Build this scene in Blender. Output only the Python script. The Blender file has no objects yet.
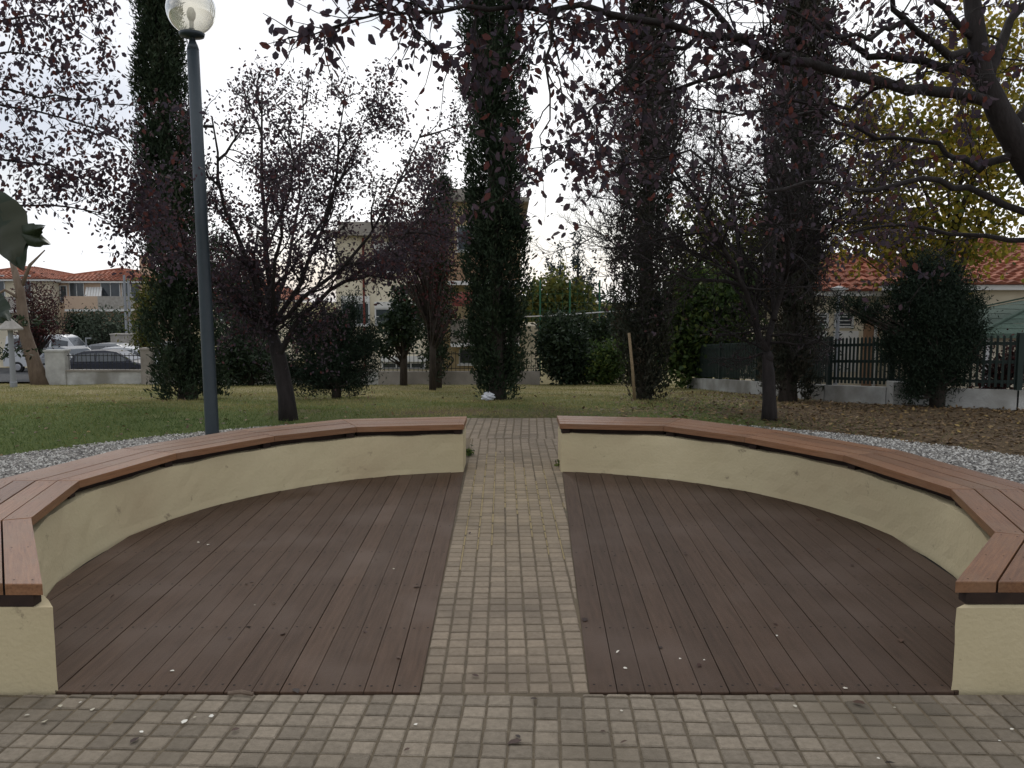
import bpy, math, random
import numpy as np
R = math.radians
rng = np.random.default_rng(7)
random.seed(7)
scene = bpy.context.scene
COL = scene.collection

# ------------------------------------------------------------------ camera
FPX, EYE = 850.0, 1.6
PITCH = math.atan(86 / FPX)
def ray(px, py):
    x = (px - 512) / FPX; y = (384 - py) / FPX
    return np.array([x, math.cos(PITCH) + y * math.sin(PITCH), -math.sin(PITCH) + y * math.cos(PITCH)])
def at(px, py, Y):                       # the place a photo point has at depth Y
    d = ray(px, py); t = Y / d[1]
    return np.array([d[0] * t, Y, EYE + d[2] * t])
cam = bpy.data.cameras.new('camera'); co = bpy.data.objects.new('camera', cam); COL.objects.link(co)
cam.lens = FPX / 1024 * 36; cam.sensor_width = 36; cam.sensor_fit = 'HORIZONTAL'
co.location = (0, 0, EYE); co.rotation_euler = (math.pi / 2 - PITCH, 0, 0)
cam.clip_end = 2000; cam.clip_start = .05
scene.camera = co

# ------------------------------------------------------------------ terrain
_gy = [-50, 10, 12, 14, 26, 34, 55, 400]
_gz = [0, 0, -.03, -.16, -1.05, -2.05, -2.9, -2.9]
def g(x, y):
    z = np.interp(y, _gy, _gz)
    return float(z)
def base_at(px, Y, dz=0):                # ground point under a photo column
    return np.array([(px - 512) / FPX * Y, Y, g(0, Y) + dz])

# ------------------------------------------------------------------ materials
def mat(name, col, col2=None, scale=8, rough=.8, bump=0, bscale=None, tint=0, stretch=None, rot=0,
        spec=.3, metal=0, detail=8, trans=0, col3=None, scale3=1.0, scuff=None, sand=None):
    m = bpy.data.materials.new(name); m.use_nodes = True
    nt = m.node_tree; n = nt.nodes; L = nt.links
    bs = n['Principled BSDF']
    bs.inputs['Roughness'].default_value = rough
    bs.inputs['Metallic'].default_value = metal
    bs.inputs['Specular IOR Level'].default_value = spec
    tc = n.new('ShaderNodeTexCoord'); mp = n.new('ShaderNodeMapping')
    L.new(tc.outputs['Object'], mp.inputs[0])
    if stretch: mp.inputs['Scale'].default_value = stretch
    mp.inputs['Rotation'].default_value = (0, 0, rot)
    ns = n.new('ShaderNodeTexNoise'); ns.inputs['Scale'].default_value = scale; ns.inputs['Detail'].default_value = detail
    ns.inputs['Roughness'].default_value = .65
    L.new(mp.outputs[0], ns.inputs[0])
    rp = n.new('ShaderNodeValToRGB'); rp.color_ramp.elements[0].position = .3; rp.color_ramp.elements[1].position = .7
    rp.color_ramp.elements[0].color = (*col, 1); rp.color_ramp.elements[1].color = (*(col2 or col), 1)
    L.new(ns.outputs[0], rp.inputs[0])
    out = rp.outputs[0]
    if col3:
        n3 = n.new('ShaderNodeTexNoise'); n3.inputs['Scale'].default_value = scale3; n3.inputs['Detail'].default_value = 4
        L.new(tc.outputs['Object'], n3.inputs[0])
        r3 = n.new('ShaderNodeValToRGB'); r3.color_ramp.elements[0].position = .48; r3.color_ramp.elements[1].position = .68
        L.new(n3.outputs[0], r3.inputs[0])
        mx = n.new('ShaderNodeMix'); mx.data_type = 'RGBA'
        L.new(r3.outputs[0], mx.inputs['Factor']); L.new(out, mx.inputs['A']); mx.inputs['B'].default_value = (*col3, 1)
        out = mx.outputs['Result']
    if sand:                                  # pale sand spilled over the middle of the path
        sx = n.new('ShaderNodeSeparateXYZ'); L.new(tc.outputs['Object'], sx.inputs[0])
        vd = n.new('ShaderNodeVectorMath'); vd.operation = 'DISTANCE'; ms = n.new('ShaderNodeVectorMath'); ms.operation = 'MULTIPLY'
        L.new(tc.outputs['Object'], ms.inputs[0]); ms.inputs[1].default_value = (2.6, 1, 0); L.new(ms.outputs[0], vd.inputs[0]); vd.inputs[1].default_value = (-.1, 7.0, 0)
        mr5 = n.new('ShaderNodeMapRange'); mr5.inputs['From Min'].default_value = 2.5; mr5.inputs['From Max'].default_value = .2; L.new(vd.outputs['Value'], mr5.inputs['Value'])
        n5 = n.new('ShaderNodeTexNoise'); n5.inputs['Scale'].default_value = 2.6; n5.inputs['Detail'].default_value = 5; L.new(tc.outputs['Object'], n5.inputs[0])
        m5 = n.new('ShaderNodeMath'); m5.operation = 'MULTIPLY'; L.new(mr5.outputs[0], m5.inputs[0]); L.new(n5.outputs[0], m5.inputs[1])
        m6 = n.new('ShaderNodeMix'); m6.data_type = 'RGBA'; L.new(m5.outputs[0], m6.inputs['Factor']); L.new(out, m6.inputs['A']); m6.inputs['B'].default_value = (*sand, 1)
        out = m6.outputs['Result']
    if scuff:
        for sc_, lo in ((7, .66), (2.6, .67)):
            n4 = n.new('ShaderNodeTexNoise'); n4.inputs['Scale'].default_value = sc_; n4.inputs['Detail'].default_value = 8; n4.inputs['Roughness'].default_value = .7
            L.new(tc.outputs['Object'], n4.inputs[0])
            r4 = n.new('ShaderNodeValToRGB'); r4.color_ramp.elements[0].position = lo - .03; r4.color_ramp.elements[1].position = lo + .04
            r4.color_ramp.elements[1].color = (.7, .7, .7, 1); L.new(n4.outputs[0], r4.inputs[0])
            m4 = n.new('ShaderNodeMix'); m4.data_type = 'RGBA'; L.new(r4.outputs[0], m4.inputs['Factor']); L.new(out, m4.inputs['A']); m4.inputs['B'].default_value = (*scuff, 1)
            out = m4.outputs['Result']
    if tint:
        a = n.new('ShaderNodeAttribute'); a.attribute_name = 'tint'
        mr = n.new('ShaderNodeMapRange'); mr.inputs['To Min'].default_value = 1 - tint; mr.inputs['To Max'].default_value = 1 + tint
        L.new(a.outputs['Fac'], mr.inputs['Value'])
        vm = n.new('ShaderNodeVectorMath'); vm.operation = 'SCALE'
        L.new(out, vm.inputs[0]); L.new(mr.outputs[0], vm.inputs['Scale'])
        out = vm.outputs[0]
    L.new(out, bs.inputs['Base Color'])
    if bump:
        nb = n.new('ShaderNodeTexNoise'); nb.inputs['Scale'].default_value = bscale or scale * 3; nb.inputs['Detail'].default_value = 5
        L.new(mp.outputs[0], nb.inputs[0])
        bp = n.new('ShaderNodeBump'); bp.inputs['Strength'].default_value = min(1, bump); bp.inputs['Distance'].default_value = .02
        L.new(nb.outputs[0], bp.inputs['Height']); L.new(bp.outputs[0], bs.inputs['Normal'])
    m['_out'] = 0
    return m

def leafmat(name, cols, trans=.3, rough=.6):
    """leaf colour picked per leaf from a ramp by the leaf's own tint value"""
    m = bpy.data.materials.new(name); m.use_nodes = True
    nt = m.node_tree; n = nt.nodes; L = nt.links
    bs = n['Principled BSDF']; bs.inputs['Roughness'].default_value = rough; bs.inputs['Specular IOR Level'].default_value = .25
    a = n.new('ShaderNodeAttribute'); a.attribute_name = 'tint'
    rp = n.new('ShaderNodeValToRGB')
    els = rp.color_ramp.elements
    while len(els) < len(cols): els.new(.5)
    for i, c in enumerate(cols):
        els[i].position = i / (len(cols) - 1); els[i].color = (*c, 1)
    L.new(a.outputs['Fac'], rp.inputs[0]); L.new(rp.outputs[0], bs.inputs['Base Color'])
    if trans:
        tr = n.new('ShaderNodeBsdfTranslucent'); L.new(rp.outputs[0], tr.inputs[0])
        mx = n.new('ShaderNodeMixShader'); mx.inputs[0].default_value = trans
        L.new(bs.outputs[0], mx.inputs[1]); L.new(tr.outputs[0], mx.inputs[2])
        L.new(mx.outputs[0], n['Material Output'].inputs[0])
    return m

M = {}
M['paver'] = mat('paver', (.2, .155, .108), (.28, .225, .162), 35, .85, .45, 160, tint=.13, sand=(.34, .265, .165), col3=(.15, .118, .085), scale3=1.1)
M['paver_front'] = mat('paver_front', (.175, .143, .103), (.275, .228, .17), 35, .85, .45, 160, tint=.2, col3=(.15, .122, .086), scale3=1.0)
M['joint'] = mat('joint', (.105, .082, .055), (.16, .128, .086), 14, .95, .6, 120, col3=(.17, .13, .08), scale3=.7)
M['joint_sand'] = mat('joint_sand', (.36, .28, .14), (.24, .185, .1), 9, .95, .4, 120)
M['decking_left'] = mat('decking_left', (.054, .031, .019), (.1, .06, .038), 3.5, .6, .3, 60, tint=.13, stretch=(14, .8, 1), rot=R(-.7), spec=.15, col3=(.105, .07, .05), scale3=1.6)
M['decking_right_shaded'] = mat('decking_right_shaded', (.046, .027, .017), (.086, .052, .034), 3.5, .6, .3, 60, tint=.13, stretch=(14, .8, 1), rot=R(2), spec=.15, col3=(.088, .058, .042), scale3=1.5)  # left decking's colours lowered, the shade on this side painted in
M['dark'] = mat('dark', (.012, .01, .009), rough=.9)
M['gap_shade'] = mat('gap_shade', (.02, .012, .009), (.035, .02, .014), 20, .85)  # bearers coloured near-black so the gap under the seat reads as shade
M['seat'] = mat('seat', (.14, .06, .026), (.29, .14, .065), 5, .4, .25, 40, tint=.22, stretch=(.9, 16, 16), spec=.35, col3=(.22, .12, .062), scale3=2.0)
M['plaster'] = mat('plaster', (.49, .41, .25), (.56, .475, .3), 2.2, .85, .2, 45, col3=(.45, .36, .22), scale3=1.1, spec=.2, scuff=(.17, .13, .085))
M['gravel_bed'] = mat('gravel_bed', (.12, .115, .105), (.36, .34, .31), 60, .9, 1, 80)
M['pebble'] = leafmat('pebble', [(.06, .055, .05), (.2, .185, .165), (.36, .34, .3), (.62, .6, .55)], 0, .8)
M['bark'] = mat('bark', (.028, .022, .018), (.07, .055, .045), 14, .9, .8, 40, stretch=(1, 1, .25))
M['bark_plum'] = mat('bark_plum', (.013, .010, .009), (.034, .027, .025), 14, .85, .7, 40, stretch=(1, 1, .3))
M['bark_pale'] = mat('bark_pale', (.12, .085, .06), (.2, .15, .11), 12, .9, .6, 30, stretch=(1, 1, .3))
M['plum_leaf'] = leafmat('plum_leaf', [(.045, .038, .048), (.066, .05, .062), (.078, .05, .058), (.06, .043, .052), (.11, .038, .035)], .5)
M['plum_near'] = leafmat('plum_near', [(.045, .038, .05), (.066, .05, .064), (.078, .05, .06), (.06, .043, .054), (.075, .04, .042), (.12, .036, .026)], .5)
M['red_leaf'] = leafmat('red_leaf', [(.02, .013, .014), (.04, .016, .017), (.085, .02, .018), (.035, .038, .018)], .25)
M['cypress_leaf'] = leafmat('cypress_leaf', [(.010, .016, .008), (.018, .030, .014), (.03, .048, .022), (.05, .05, .028)], .1, .8)
M['cypress_brown'] = leafmat('cypress_brown', [(.014, .018, .012), (.028, .032, .02), (.045, .042, .028), (.07, .048, .034)], .1, .8)
M['juniper_leaf'] = leafmat('juniper_leaf', [(.008, .014, .008), (.014, .026, .014), (.026, .04, .02)], .1, .8)
M['green_leaf'] = leafmat('green_leaf', [(.02, .038, .012), (.04, .072, .02), (.075, .115, .03), (.17, .19, .035)], .4)
M['dark_leaf'] = leafmat('dark_leaf', [(.01, .018, .009), (.02, .035, .016), (.035, .055, .022)], .15)
M['olive_leaf'] = leafmat('olive_leaf', [(.04, .055, .035), (.07, .09, .06), (.11, .13, .09)], .15)
M['blue_leaf'] = leafmat('blue_leaf', [(.02, .035, .035), (.035, .055, .055), (.05, .075, .07)], .1)
M['yellow_leaf'] = leafmat('yellow_leaf', [(.05, .07, .015), (.13, .14, .022), (.27, .22, .03), (.42, .31, .035), (.14, .06, .02)], .5)
M['yellowgreen_leaf'] = leafmat('yellowgreen_leaf', [(.03, .045, .013), (.06, .08, .018), (.12, .12, .025), (.2, .15, .028)], .35)
M['big_leaf'] = leafmat('big_leaf', [(.014, .024, .012), (.024, .034, .015), (.034, .036, .018)], .12, .45)
M['litter'] = leafmat('litter', [(.06, .038, .022), (.12, .075, .04), (.19, .12, .055), (.27, .18, .07), (.42, .29, .08)], .15)
M['litter_dark'] = leafmat('litter_dark', [(.02, .012, .010), (.05, .022, .016), (.09, .05, .03)], .1)
M['petal'] = leafmat('petal', [(.4, .36, .26), (.65, .6, .5), (.7, .68, .6)], 0)
M['grass'] = leafmat('grass', [(.04, .08, .018), (.09, .13, .032), (.23, .22, .075), (.4, .33, .15)], .35)
M['lamp_metal'] = mat('lamp_metal', (.022, .033, .04), (.03, .042, .05), 12, .45, .05, spec=.5)
M['white_wall'] = mat('white_wall', (.34, .335, .31), (.52, .515, .48), 3, .85, .3, 30, col3=(.22, .21, .18), scale3=1.1)
M['concrete'] = mat('concrete', (.24, .215, .18), (.33, .3, .26), 2.5, .9, .4, 30, col3=(.17, .15, .125), scale3=.8)
M['concrete_dark'] = mat('concrete_dark', (.12, .11, .1), (.19, .175, .155), 2.5, .9, .4, 30)
M['iron'] = mat('iron', (.015, .016, .016), rough=.5)
M['picket'] = mat('picket', (.012, .022, .018), (.02, .032, .026), 10, .6, .1)
M['cream'] = mat('cream', (.64, .57, .43), (.7, .63, .49), 1.2, .9, .15, 40, col3=(.44, .38, .27), scale3=.5)
M['ochre'] = mat('ochre', (.4, .31, .17), (.46, .36, .21), 1.2, .9, .15, 40)
M['pinkish'] = mat('pinkish', (.46, .33, .24), (.52, .39, .28), 1.2, .9, .15, 40)
M['offwhite'] = mat('offwhite', (.6, .59, .56), (.68, .67, .64), 2, .8, .1, 40)
M['frame'] = mat('frame', (.55, .55, .54), rough=.5)
M['stone'] = mat('stone', (.25, .23, .2), (.4, .37, .33), 6, .9, .5, 30)
M['glass'] = mat('glass', (.02, .028, .035), (.05, .06, .07), 3, .12, spec=.7)
M['tile'] = mat('tile', (.25, .085, .048), (.37, .14, .085), 6, .8, .3, 40, tint=.3, col3=(.2, .075, .045), scale3=1.5)
M['green_shingle'] = mat('green_shingle', (.05, .08, .06), (.09, .13, .1), 14, .85, .4, 60, tint=.15)
M['brown_roof'] = mat('brown_roof', (.14, .1, .075), (.2, .15, .12), 14, .85, .4, 60)
M['awning_red'] = mat('awning_red', (.14, .035, .028), (.18, .045, .035), 4, .85)
M['balcony'] = mat('balcony', (.28, .17, .1), (.36, .23, .15), 4, .85)
M['asphalt'] = mat('asphalt', (.045, .045, .046), (.07, .07, .07), 6, .9, .3, 60)
M['sidewalk'] = mat('sidewalk', (.3, .28, .25), (.4, .37, .33), 3, .9, .3, 30)
M['car_dark'] = mat('car_dark', (.02, .022, .032), rough=.4, spec=.4)
M['car_white'] = mat('car_white', (.5, .51, .52), rough=.35, spec=.5)
M['car_red'] = mat('car_red', (.3, .03, .03), rough=.25, spec=.6)
M['car_grey'] = mat('car_grey', (.2, .21, .22), rough=.3, spec=.6)
M['rubber'] = mat('rubber', (.015, .015, .015), rough=.9)
M['rim'] = mat('rim', (.4, .4, .42), rough=.35, metal=.8)
M['lens'] = mat('lens', (.6, .6, .6), rough=.15)
M['stake'] = mat('stake', (.24, .17, .1), (.34, .25, .15), 20, .85)
M['bag'] = mat('bag', (.65, .65, .67), (.75, .75, .77), 20, .6, .5, 50)
M['pole_grey'] = mat('pole_grey', (.25, .26, .27), rough=.6)
M['net'] = mat('net', (.02, .09, .05), rough=.8)
M['hedge_soil'] = mat('hedge_soil', (.05, .038, .026), (.1, .075, .05), 12, .95, .6, 60)

# ground: lawn going from green (left) through dry grass to bare soil under litter (right)
def ground_material():
    m = bpy.data.materials.new('ground'); m.use_nodes = True
    nt = m.node_tree; n = nt.nodes; L = nt.links; bs = n['Principled BSDF']; bs.inputs['Roughness'].default_value = .95
    bs.inputs['Specular IOR Level'].default_value = .1
    tc = n.new('ShaderNodeTexCoord')
    def noise(s, d=5):
        q = n.new('ShaderNodeTexNoise'); q.inputs['Scale'].default_value = s; q.inputs['Detail'].default_value = d
        q.inputs['Roughness'].default_value = .7; L.new(tc.outputs['Object'], q.inputs[0]); return q
    def ramp(src, a, b, p0=.35, p1=.65):
        r = n.new('ShaderNodeValToRGB'); r.color_ramp.elements[0].position = p0; r.color_ramp.elements[1].position = p1
        r.color_ramp.elements[0].color = (*a, 1); r.color_ramp.elements[1].color = (*b, 1); L.new(src, r.inputs[0]); return r.outputs[0]
    def mix(f, a, b):
        x = n.new('ShaderNodeMix'); x.data_type = 'RGBA'; L.new(f, x.inputs['Factor']); L.new(a, x.inputs['A']); L.new(b, x.inputs['B']); return x.outputs['Result']
    fine = noise(22); big = noise(.55, 4)
    green = ramp(fine.outputs[0], (.06, .085, .024), (.13, .16, .048))
    dry = ramp(fine.outputs[0], (.18, .155, .07), (.34, .29, .16))
    soil = ramp(fine.outputs[0], (.07, .05, .03), (.17, .12, .07))
    sp = n.new('ShaderNodeSeparateXYZ'); L.new(tc.outputs['Object'], sp.inputs[0])
    def math_(op, a, b):
        q = n.new('ShaderNodeMath'); q.operation = op
        for i, v in enumerate((a, b)):
            if isinstance(v, (int, float)): q.inputs[i].default_value = v
            else: L.new(v, q.inputs[i])
        return q.outputs[0]
    # far lawn is drier, near left green
    f1 = math_('ADD', math_('MULTIPLY', math_('SUBTRACT', sp.outputs[1], 12.5), .12), math_('MULTIPLY', math_('SUBTRACT', big.outputs[0], .5), 2.2))
    cl = n.new('ShaderNodeClamp'); L.new(f1, cl.inputs[0])
    c = mix(cl.outputs[0], green, dry)
    # soil to the right, nearer than the fence
    f2 = math_('SUBTRACT', math_('MULTIPLY', math_('SUBTRACT', sp.outputs[0], 3.0), .7), math_('MULTIPLY', math_('SUBTRACT', sp.outputs[1], 13.0), .17))
    f2 = math_('ADD', f2, math_('MULTIPLY', math_('SUBTRACT', big.outputs[0], .5), 2.0))
    cl2 = n.new('ShaderNodeClamp'); L.new(f2, cl2.inputs[0])
    c = mix(cl2.outputs[0], c, soil)
    # worn strip just behind the benches in the middle
    wx = math_('SUBTRACT', 1.1, math_('MULTIPLY', math_('ABSOLUTE', math_('SUBTRACT', sp.outputs[1], 12.2), 0), .75))
    wx = math_('MULTIPLY', wx, math_('ADD', .2, math_('MULTIPLY', math_('SUBTRACT', big.outputs[0], .42), 4.5)))
    wr = math_('MULTIPLY', wx, math_('GREATER_THAN', sp.outputs[0], -3.4))
    cl3 = n.new('ShaderNodeClamp'); L.new(wr, cl3.inputs[0])
    c = mix(cl3.outputs[0], c, soil)
    L.new(c, bs.inputs['Base Color'])
    bp = n.new('ShaderNodeBump'); bp.inputs['Distance'].default_value = .04; bp.inputs['Strength'].default_value = .8
    L.new(noise(30).outputs[0], bp.inputs['Height']); L.new(bp.outputs[0], bs.inputs['Normal'])
    return m
M['ground'] = ground_material()

# clear slightly yellowed acrylic for the lamp globe
def globe_material():
    m = bpy.data.materials.new('clear_globe'); m.use_nodes = True
    nt = m.node_tree; n = nt.nodes; L = nt.links
    for x in list(n):
        if x.type == 'BSDF_PRINCIPLED': n.remove(x)
    t = n.new('ShaderNodeBsdfTransparent'); t.inputs[0].default_value = (.93, .91, .84, 1)
    d = n.new('ShaderNodeBsdfTranslucent'); d.inputs[0].default_value = (.75, .72, .62, 1)
    gl = n.new('ShaderNodeBsdfGlossy'); gl.inputs['Roughness'].default_value = .08; gl.inputs[0].default_value = (.9, .9, .88, 1)
    lw = n.new('ShaderNodeLayerWeight'); lw.inputs[0].default_value = .45
    m1 = n.new('ShaderNodeMixShader'); m1.inputs[0].default_value = .22
    L.new(t.outputs[0], m1.inputs[1]); L.new(d.outputs[0], m1.inputs[2])
    m2 = n.new('ShaderNodeMixShader'); L.new(lw.outputs['Facing'], m2.inputs[0]); L.new(m1.outputs[0], m2.inputs[1]); L.new(gl.outputs[0], m2.inputs[2])
    L.new(m2.outputs[0], n['Material Output'].inputs[0])
    return m
M['globe'] = globe_material()

# ------------------------------------------------------------------ mesh helpers
def link(name, me, parent=None):
    o = bpy.data.objects.new(name, me); COL.objects.link(o)
    if parent is not None: o.parent = parent
    return o
def tag(o, label=None, cat=None, group=None, kind=None):
    if label: o['label'] = label
    if cat: o['category'] = cat
    if group: o['group'] = group
    if kind: o['kind'] = kind
    return o
def thing(name, label, cat, loc=(0, 0, 0), rz=0, group=None):
    o = bpy.data.objects.new(name, None); COL.objects.link(o)
    o.location = tuple(float(v) for v in loc); o.rotation_euler = (0, 0, rz); o.empty_display_size = .2
    return tag(o, label, cat, group)

class MB:
    def __init__(s): s.v = []; s.f = []; s.m = []; s.t = []
    def face(s, idx, m=0, t=.5): s.f.append(tuple(idx)); s.m.append(m); s.t.append(t)
    def add(s, vs): b = len(s.v); s.v.extend([tuple(float(c) for c in q) for q in vs]); return b
    def box(s, x0, x1, y0, y1, z0, z1, m=0, t=.5):
        b = s.add([(x0, y0, z0), (x1, y0, z0), (x1, y1, z0), (x0, y1, z0), (x0, y0, z1), (x1, y0, z1), (x1, y1, z1), (x0, y1, z1)])
        for q in ((0, 3, 2, 1), (4, 5, 6, 7), (0, 1, 5, 4), (1, 2, 6, 5), (2, 3, 7, 6), (3, 0, 4, 7)): s.face([b + i for i in q], m, t)
        return s
    def bar(s, a, c, w, h, m=0, t=.5):            # box from a to c, w wide across, h high
        a = np.array(a, float); c = np.array(c, float); d = c - a; d /= np.linalg.norm(d)
        up = np.array([0, 0, 1.]) if abs(d[2]) < .95 else np.array([0, 1., 0])
        sx = np.cross(d, up); sx /= np.linalg.norm(sx); u = np.cross(sx, d)
        vs = []
        for p in (a, c):
            for i, j in ((-1, -1), (1, -1), (1, 1), (-1, 1)): vs.append(p + sx * i * w / 2 + u * j * h / 2)
        b = s.add(vs)
        for q in ((0, 1, 2, 3), (7, 6, 5, 4), (0, 4, 5, 1), (1, 5, 6, 2), (2, 6, 7, 3), (3, 7, 4, 0)): s.face([b + i for i in q], m, t)
        return s
    def prism(s, poly, z0, z1, m=0, t=.5):        # poly counter-clockwise (x,y)
        n = len(poly)
        b = s.add([(x, y, z0) for x, y in poly] + [(x, y, z1) for x, y in poly])
        s.face([b + n + i for i in range(n)], m, t); s.face([b + n - 1 - i for i in range(n)], m, t)
        for i in range(n): j = (i + 1) % n; s.face((b + i, b + j, b + n + j, b + n + i), m, t)
        return s
    def bevel_prism(s, poly, z0, z1, inset, drop, m=0, t=.5):
        P_ = np.array(poly); c = P_.mean(0); n = len(poly)
        d = c - P_; ln = np.linalg.norm(d, axis=1, keepdims=True); Q = P_ + d / ln * np.minimum(inset * 1.4, ln * .5)
        b = s.add([(x, y, z0) for x, y in P_] + [(x, y, z1 - drop) for x, y in P_] + [(x, y, z1) for x, y in Q])
        s.face([b + 2 * n + i for i in range(n)], m, t)
        for i in range(n):
            j = (i + 1) % n
            s.face((b + i, b + j, b + n + j, b + n + i), m, t); s.face((b + n + i, b + n + j, b + 2 * n + j, b + 2 * n + i), m, t)
        return s
    def tube(s, pts, rad, k=6, m=0, t=.5, cap=True):
        pts = [np.array(p, float) for p in pts]; n = len(pts)
        ref = np.array([.3, .9, .25]); prev = None
        for i in range(n):
            d = pts[min(i + 1, n - 1)] - pts[max(i - 1, 0)]; L_ = np.linalg.norm(d)
            d = d / L_ if L_ > 1e-9 else np.array([0, 0, 1.])
            a = np.cross(d, ref)
            if np.linalg.norm(a) < .1: a = np.cross(d, np.array([1., 0, 0]))
            a /= np.linalg.norm(a); c = np.cross(d, a)
            b = s.add([pts[i] + (a * math.cos(2 * math.pi * q / k) + c * math.sin(2 * math.pi * q / k)) * rad[i] for q in range(k)])
            if prev is not None:
                for q in range(k): s.face((prev + q, prev + (q + 1) % k, b + (q + 1) % k, b + q), m, t)
            elif cap: s.face([b + k - 1 - q for q in range(k)], m, t)
            prev = b
        if cap: s.face([prev + q for q in range(k)], m, t)
        return s
    def lathe(s, prof, k=24, m=0, c=(0, 0, 0)):
        prev = None
        for r, z in prof:
            b = s.add([(c[0] + r * math.cos(2 * math.pi * q / k), c[1] + r * math.sin(2 * math.pi * q / k), c[2] + z) for q in range(k)])
            if prev is not None:
                for q in range(k): s.face((prev + q, prev + (q + 1) % k, b + (q + 1) % k, b + q), m)
            prev = b
        return s
    def build(s, name, mats, parent=None, smooth=False, wname=None):
        me = bpy.data.meshes.new(name); me.from_pydata(s.v, [], s.f)
        for q in (mats if isinstance(mats, (list, tuple)) else [mats]): me.materials.append(M[q])
        me.polygons.foreach_set('material_index', s.m)
        a = me.attributes.new('tint', 'FLOAT', 'FACE'); a.data.foreach_set('value', s.t)
        if smooth: me.polygons.foreach_set('use_smooth', [True] * len(s.f))
        me.validate(); me.update()
        return link(name, me, parent)

def norm(a): return a / np.maximum(np.linalg.norm(a, axis=-1, keepdims=True), 1e-9)
SHAPES = {'leaf': [(0, 0, 0), (.3, .5, .04), (.68, .42, .03), (1, 0, -.08), (.68, -.42, .03), (.3, -.5, .04)],
          'quad': [(0, -.35, 0), (.5, -.5, .05), (1, 0, 0), (.5, .5, .05)],
          'blade': [(0, -.5, 0), (0, .5, 0), (1, 0, 0)]}
def leaves(name, P_, size, width, mname, parent=None, droop=0., up=0., out=None, outw=0., shape='leaf', var=.35, tint=None, flat=0.):
    """one mesh of many single leaves: P_ points, each leaf its own direction and tint"""
    P_ = np.asarray(P_, float); N = len(P_)
    if N == 0: P_ = np.zeros((1, 3)); N = 1
    A = norm(rng.normal(size=(N, 3)))
    A[:, 2] += up - droop
    if out is not None: A += out * outw
    if flat: A[:, 2] *= (1 - flat)
    A = norm(A)
    Rn = rng.normal(size=(N, 3))
    if flat: Rn = Rn * np.array([1, 1, 0]) + 1e-3 if False else Rn
    B = norm(np.cross(A, Rn))
    if flat:
        upv = norm(np.array([[0, 0, 1.]]) + rng.normal(size=(N, 3)) * (1 - flat) * .9)
        B = norm(np.cross(upv, A))
    C = np.cross(A, B)
    sz = size * (1 + var * (rng.random((N, 1)) * 2 - 1)); w = width * sz
    T = np.array(SHAPES[shape]); k = len(T)
    V = (P_[:, None, :] + A[:, None, :] * (T[None, :, 0:1] * sz[:, None, :]) + B[:, None, :] * (T[None, :, 1:2] * w[:, None, :])
         + C[:, None, :] * (T[None, :, 2:3] * sz[:, None, :]))
    me = bpy.data.meshes.new(name)
    me.vertices.add(N * k); me.vertices.foreach_set('co', V.reshape(-1))
    me.loops.add(N * k); me.loops.foreach_set('vertex_index', np.arange(N * k, dtype=np.int32))
    me.polygons.add(N); me.polygons.foreach_set('loop_start', np.arange(0, N * k, k, dtype=np.int32))
    me.polygons.foreach_set('loop_total', np.full(N, k, dtype=np.int32))
    me.materials.append(M[mname])
    a = me.attributes.new('tint', 'FLOAT', 'FACE')
    a.data.foreach_set('value', (rng.random(N) if tint is None else np.clip(tint, 0, 1)).astype(np.float32))
    me.update(calc_edges=True); me.validate()
    return link(name, me, parent)

def clip(poly, a, b, c):                 # keep a*x+b*y<=c
    out = []
    for i in range(len(poly)):
        p, q = poly[i], poly[(i + 1) % len(poly)]
        dp = a * p[0] + b * p[1] - c; dq = a * q[0] + b * q[1] - c
        if dp <= 0: out.append(p)
        if dp * dq < 0:
            t = dp / (dp - dq); out.append((p[0] + (q[0] - p[0]) * t, p[1] + (q[1] - p[1]) * t))
    return out
def area(p): return abs(sum(p[i][0] * p[(i + 1) % len(p)][1] - p[(i + 1) % len(p)][0] * p[i][1] for i in range(len(p)))) / 2

# ================================================================== SETTING
CX, CY, RIN, RGR = 0.0, 5.17, 2.6, 6.1
def hnoise(x, y):
    return .02 * math.sin(x * 1.7 + y * .6) * math.sin(y * 1.1 - x * .4) + .008 * math.sin(x * 4.1 + 1) * math.sin(y * 5.3)
def lawn_z(x, y):
    r = math.hypot(x - CX, y - CY)
    if y < CY: r = max(abs(x) if True else r, r if y > 2.9 else 0)
    k = min(1, max(0, (r - 5.75) / .4))
    if abs(x) < .78 and y < 11.5: k = 0
    if y < 3.2: k = 0
    return g(x, y) + k * (.015 + hnoise(x, y)) - (1 - k) * .12
def build_ground():
    xs = np.concatenate([[-600, -200, -90, -60, -40, -30, -24, -20], np.arange(-17, 15.01, .3), [17, 20, 25, 32, 45, 70, 120, 260, 600]])
    ys = np.concatenate([[-300, -80, -20, -6, 0, 2, 2.8], np.arange(3.2, 27, .3), [28, 30, 32, 34, 38, 44, 50, 55, 65, 80, 120, 200, 400, 900]])
    b = MB()
    for y in ys:
        for x in xs: b.v.append((x, y, lawn_z(x, y)))
    nx = len(xs)
    for j in range(len(ys) - 1):
        for i in range(nx - 1): b.face((j * nx + i, j * nx + i + 1, (j + 1) * nx + i + 1, (j + 1) * nx + i))
    o = b.build('ground', 'ground', smooth=True); tag(o, kind='structure')
build_ground()

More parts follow.
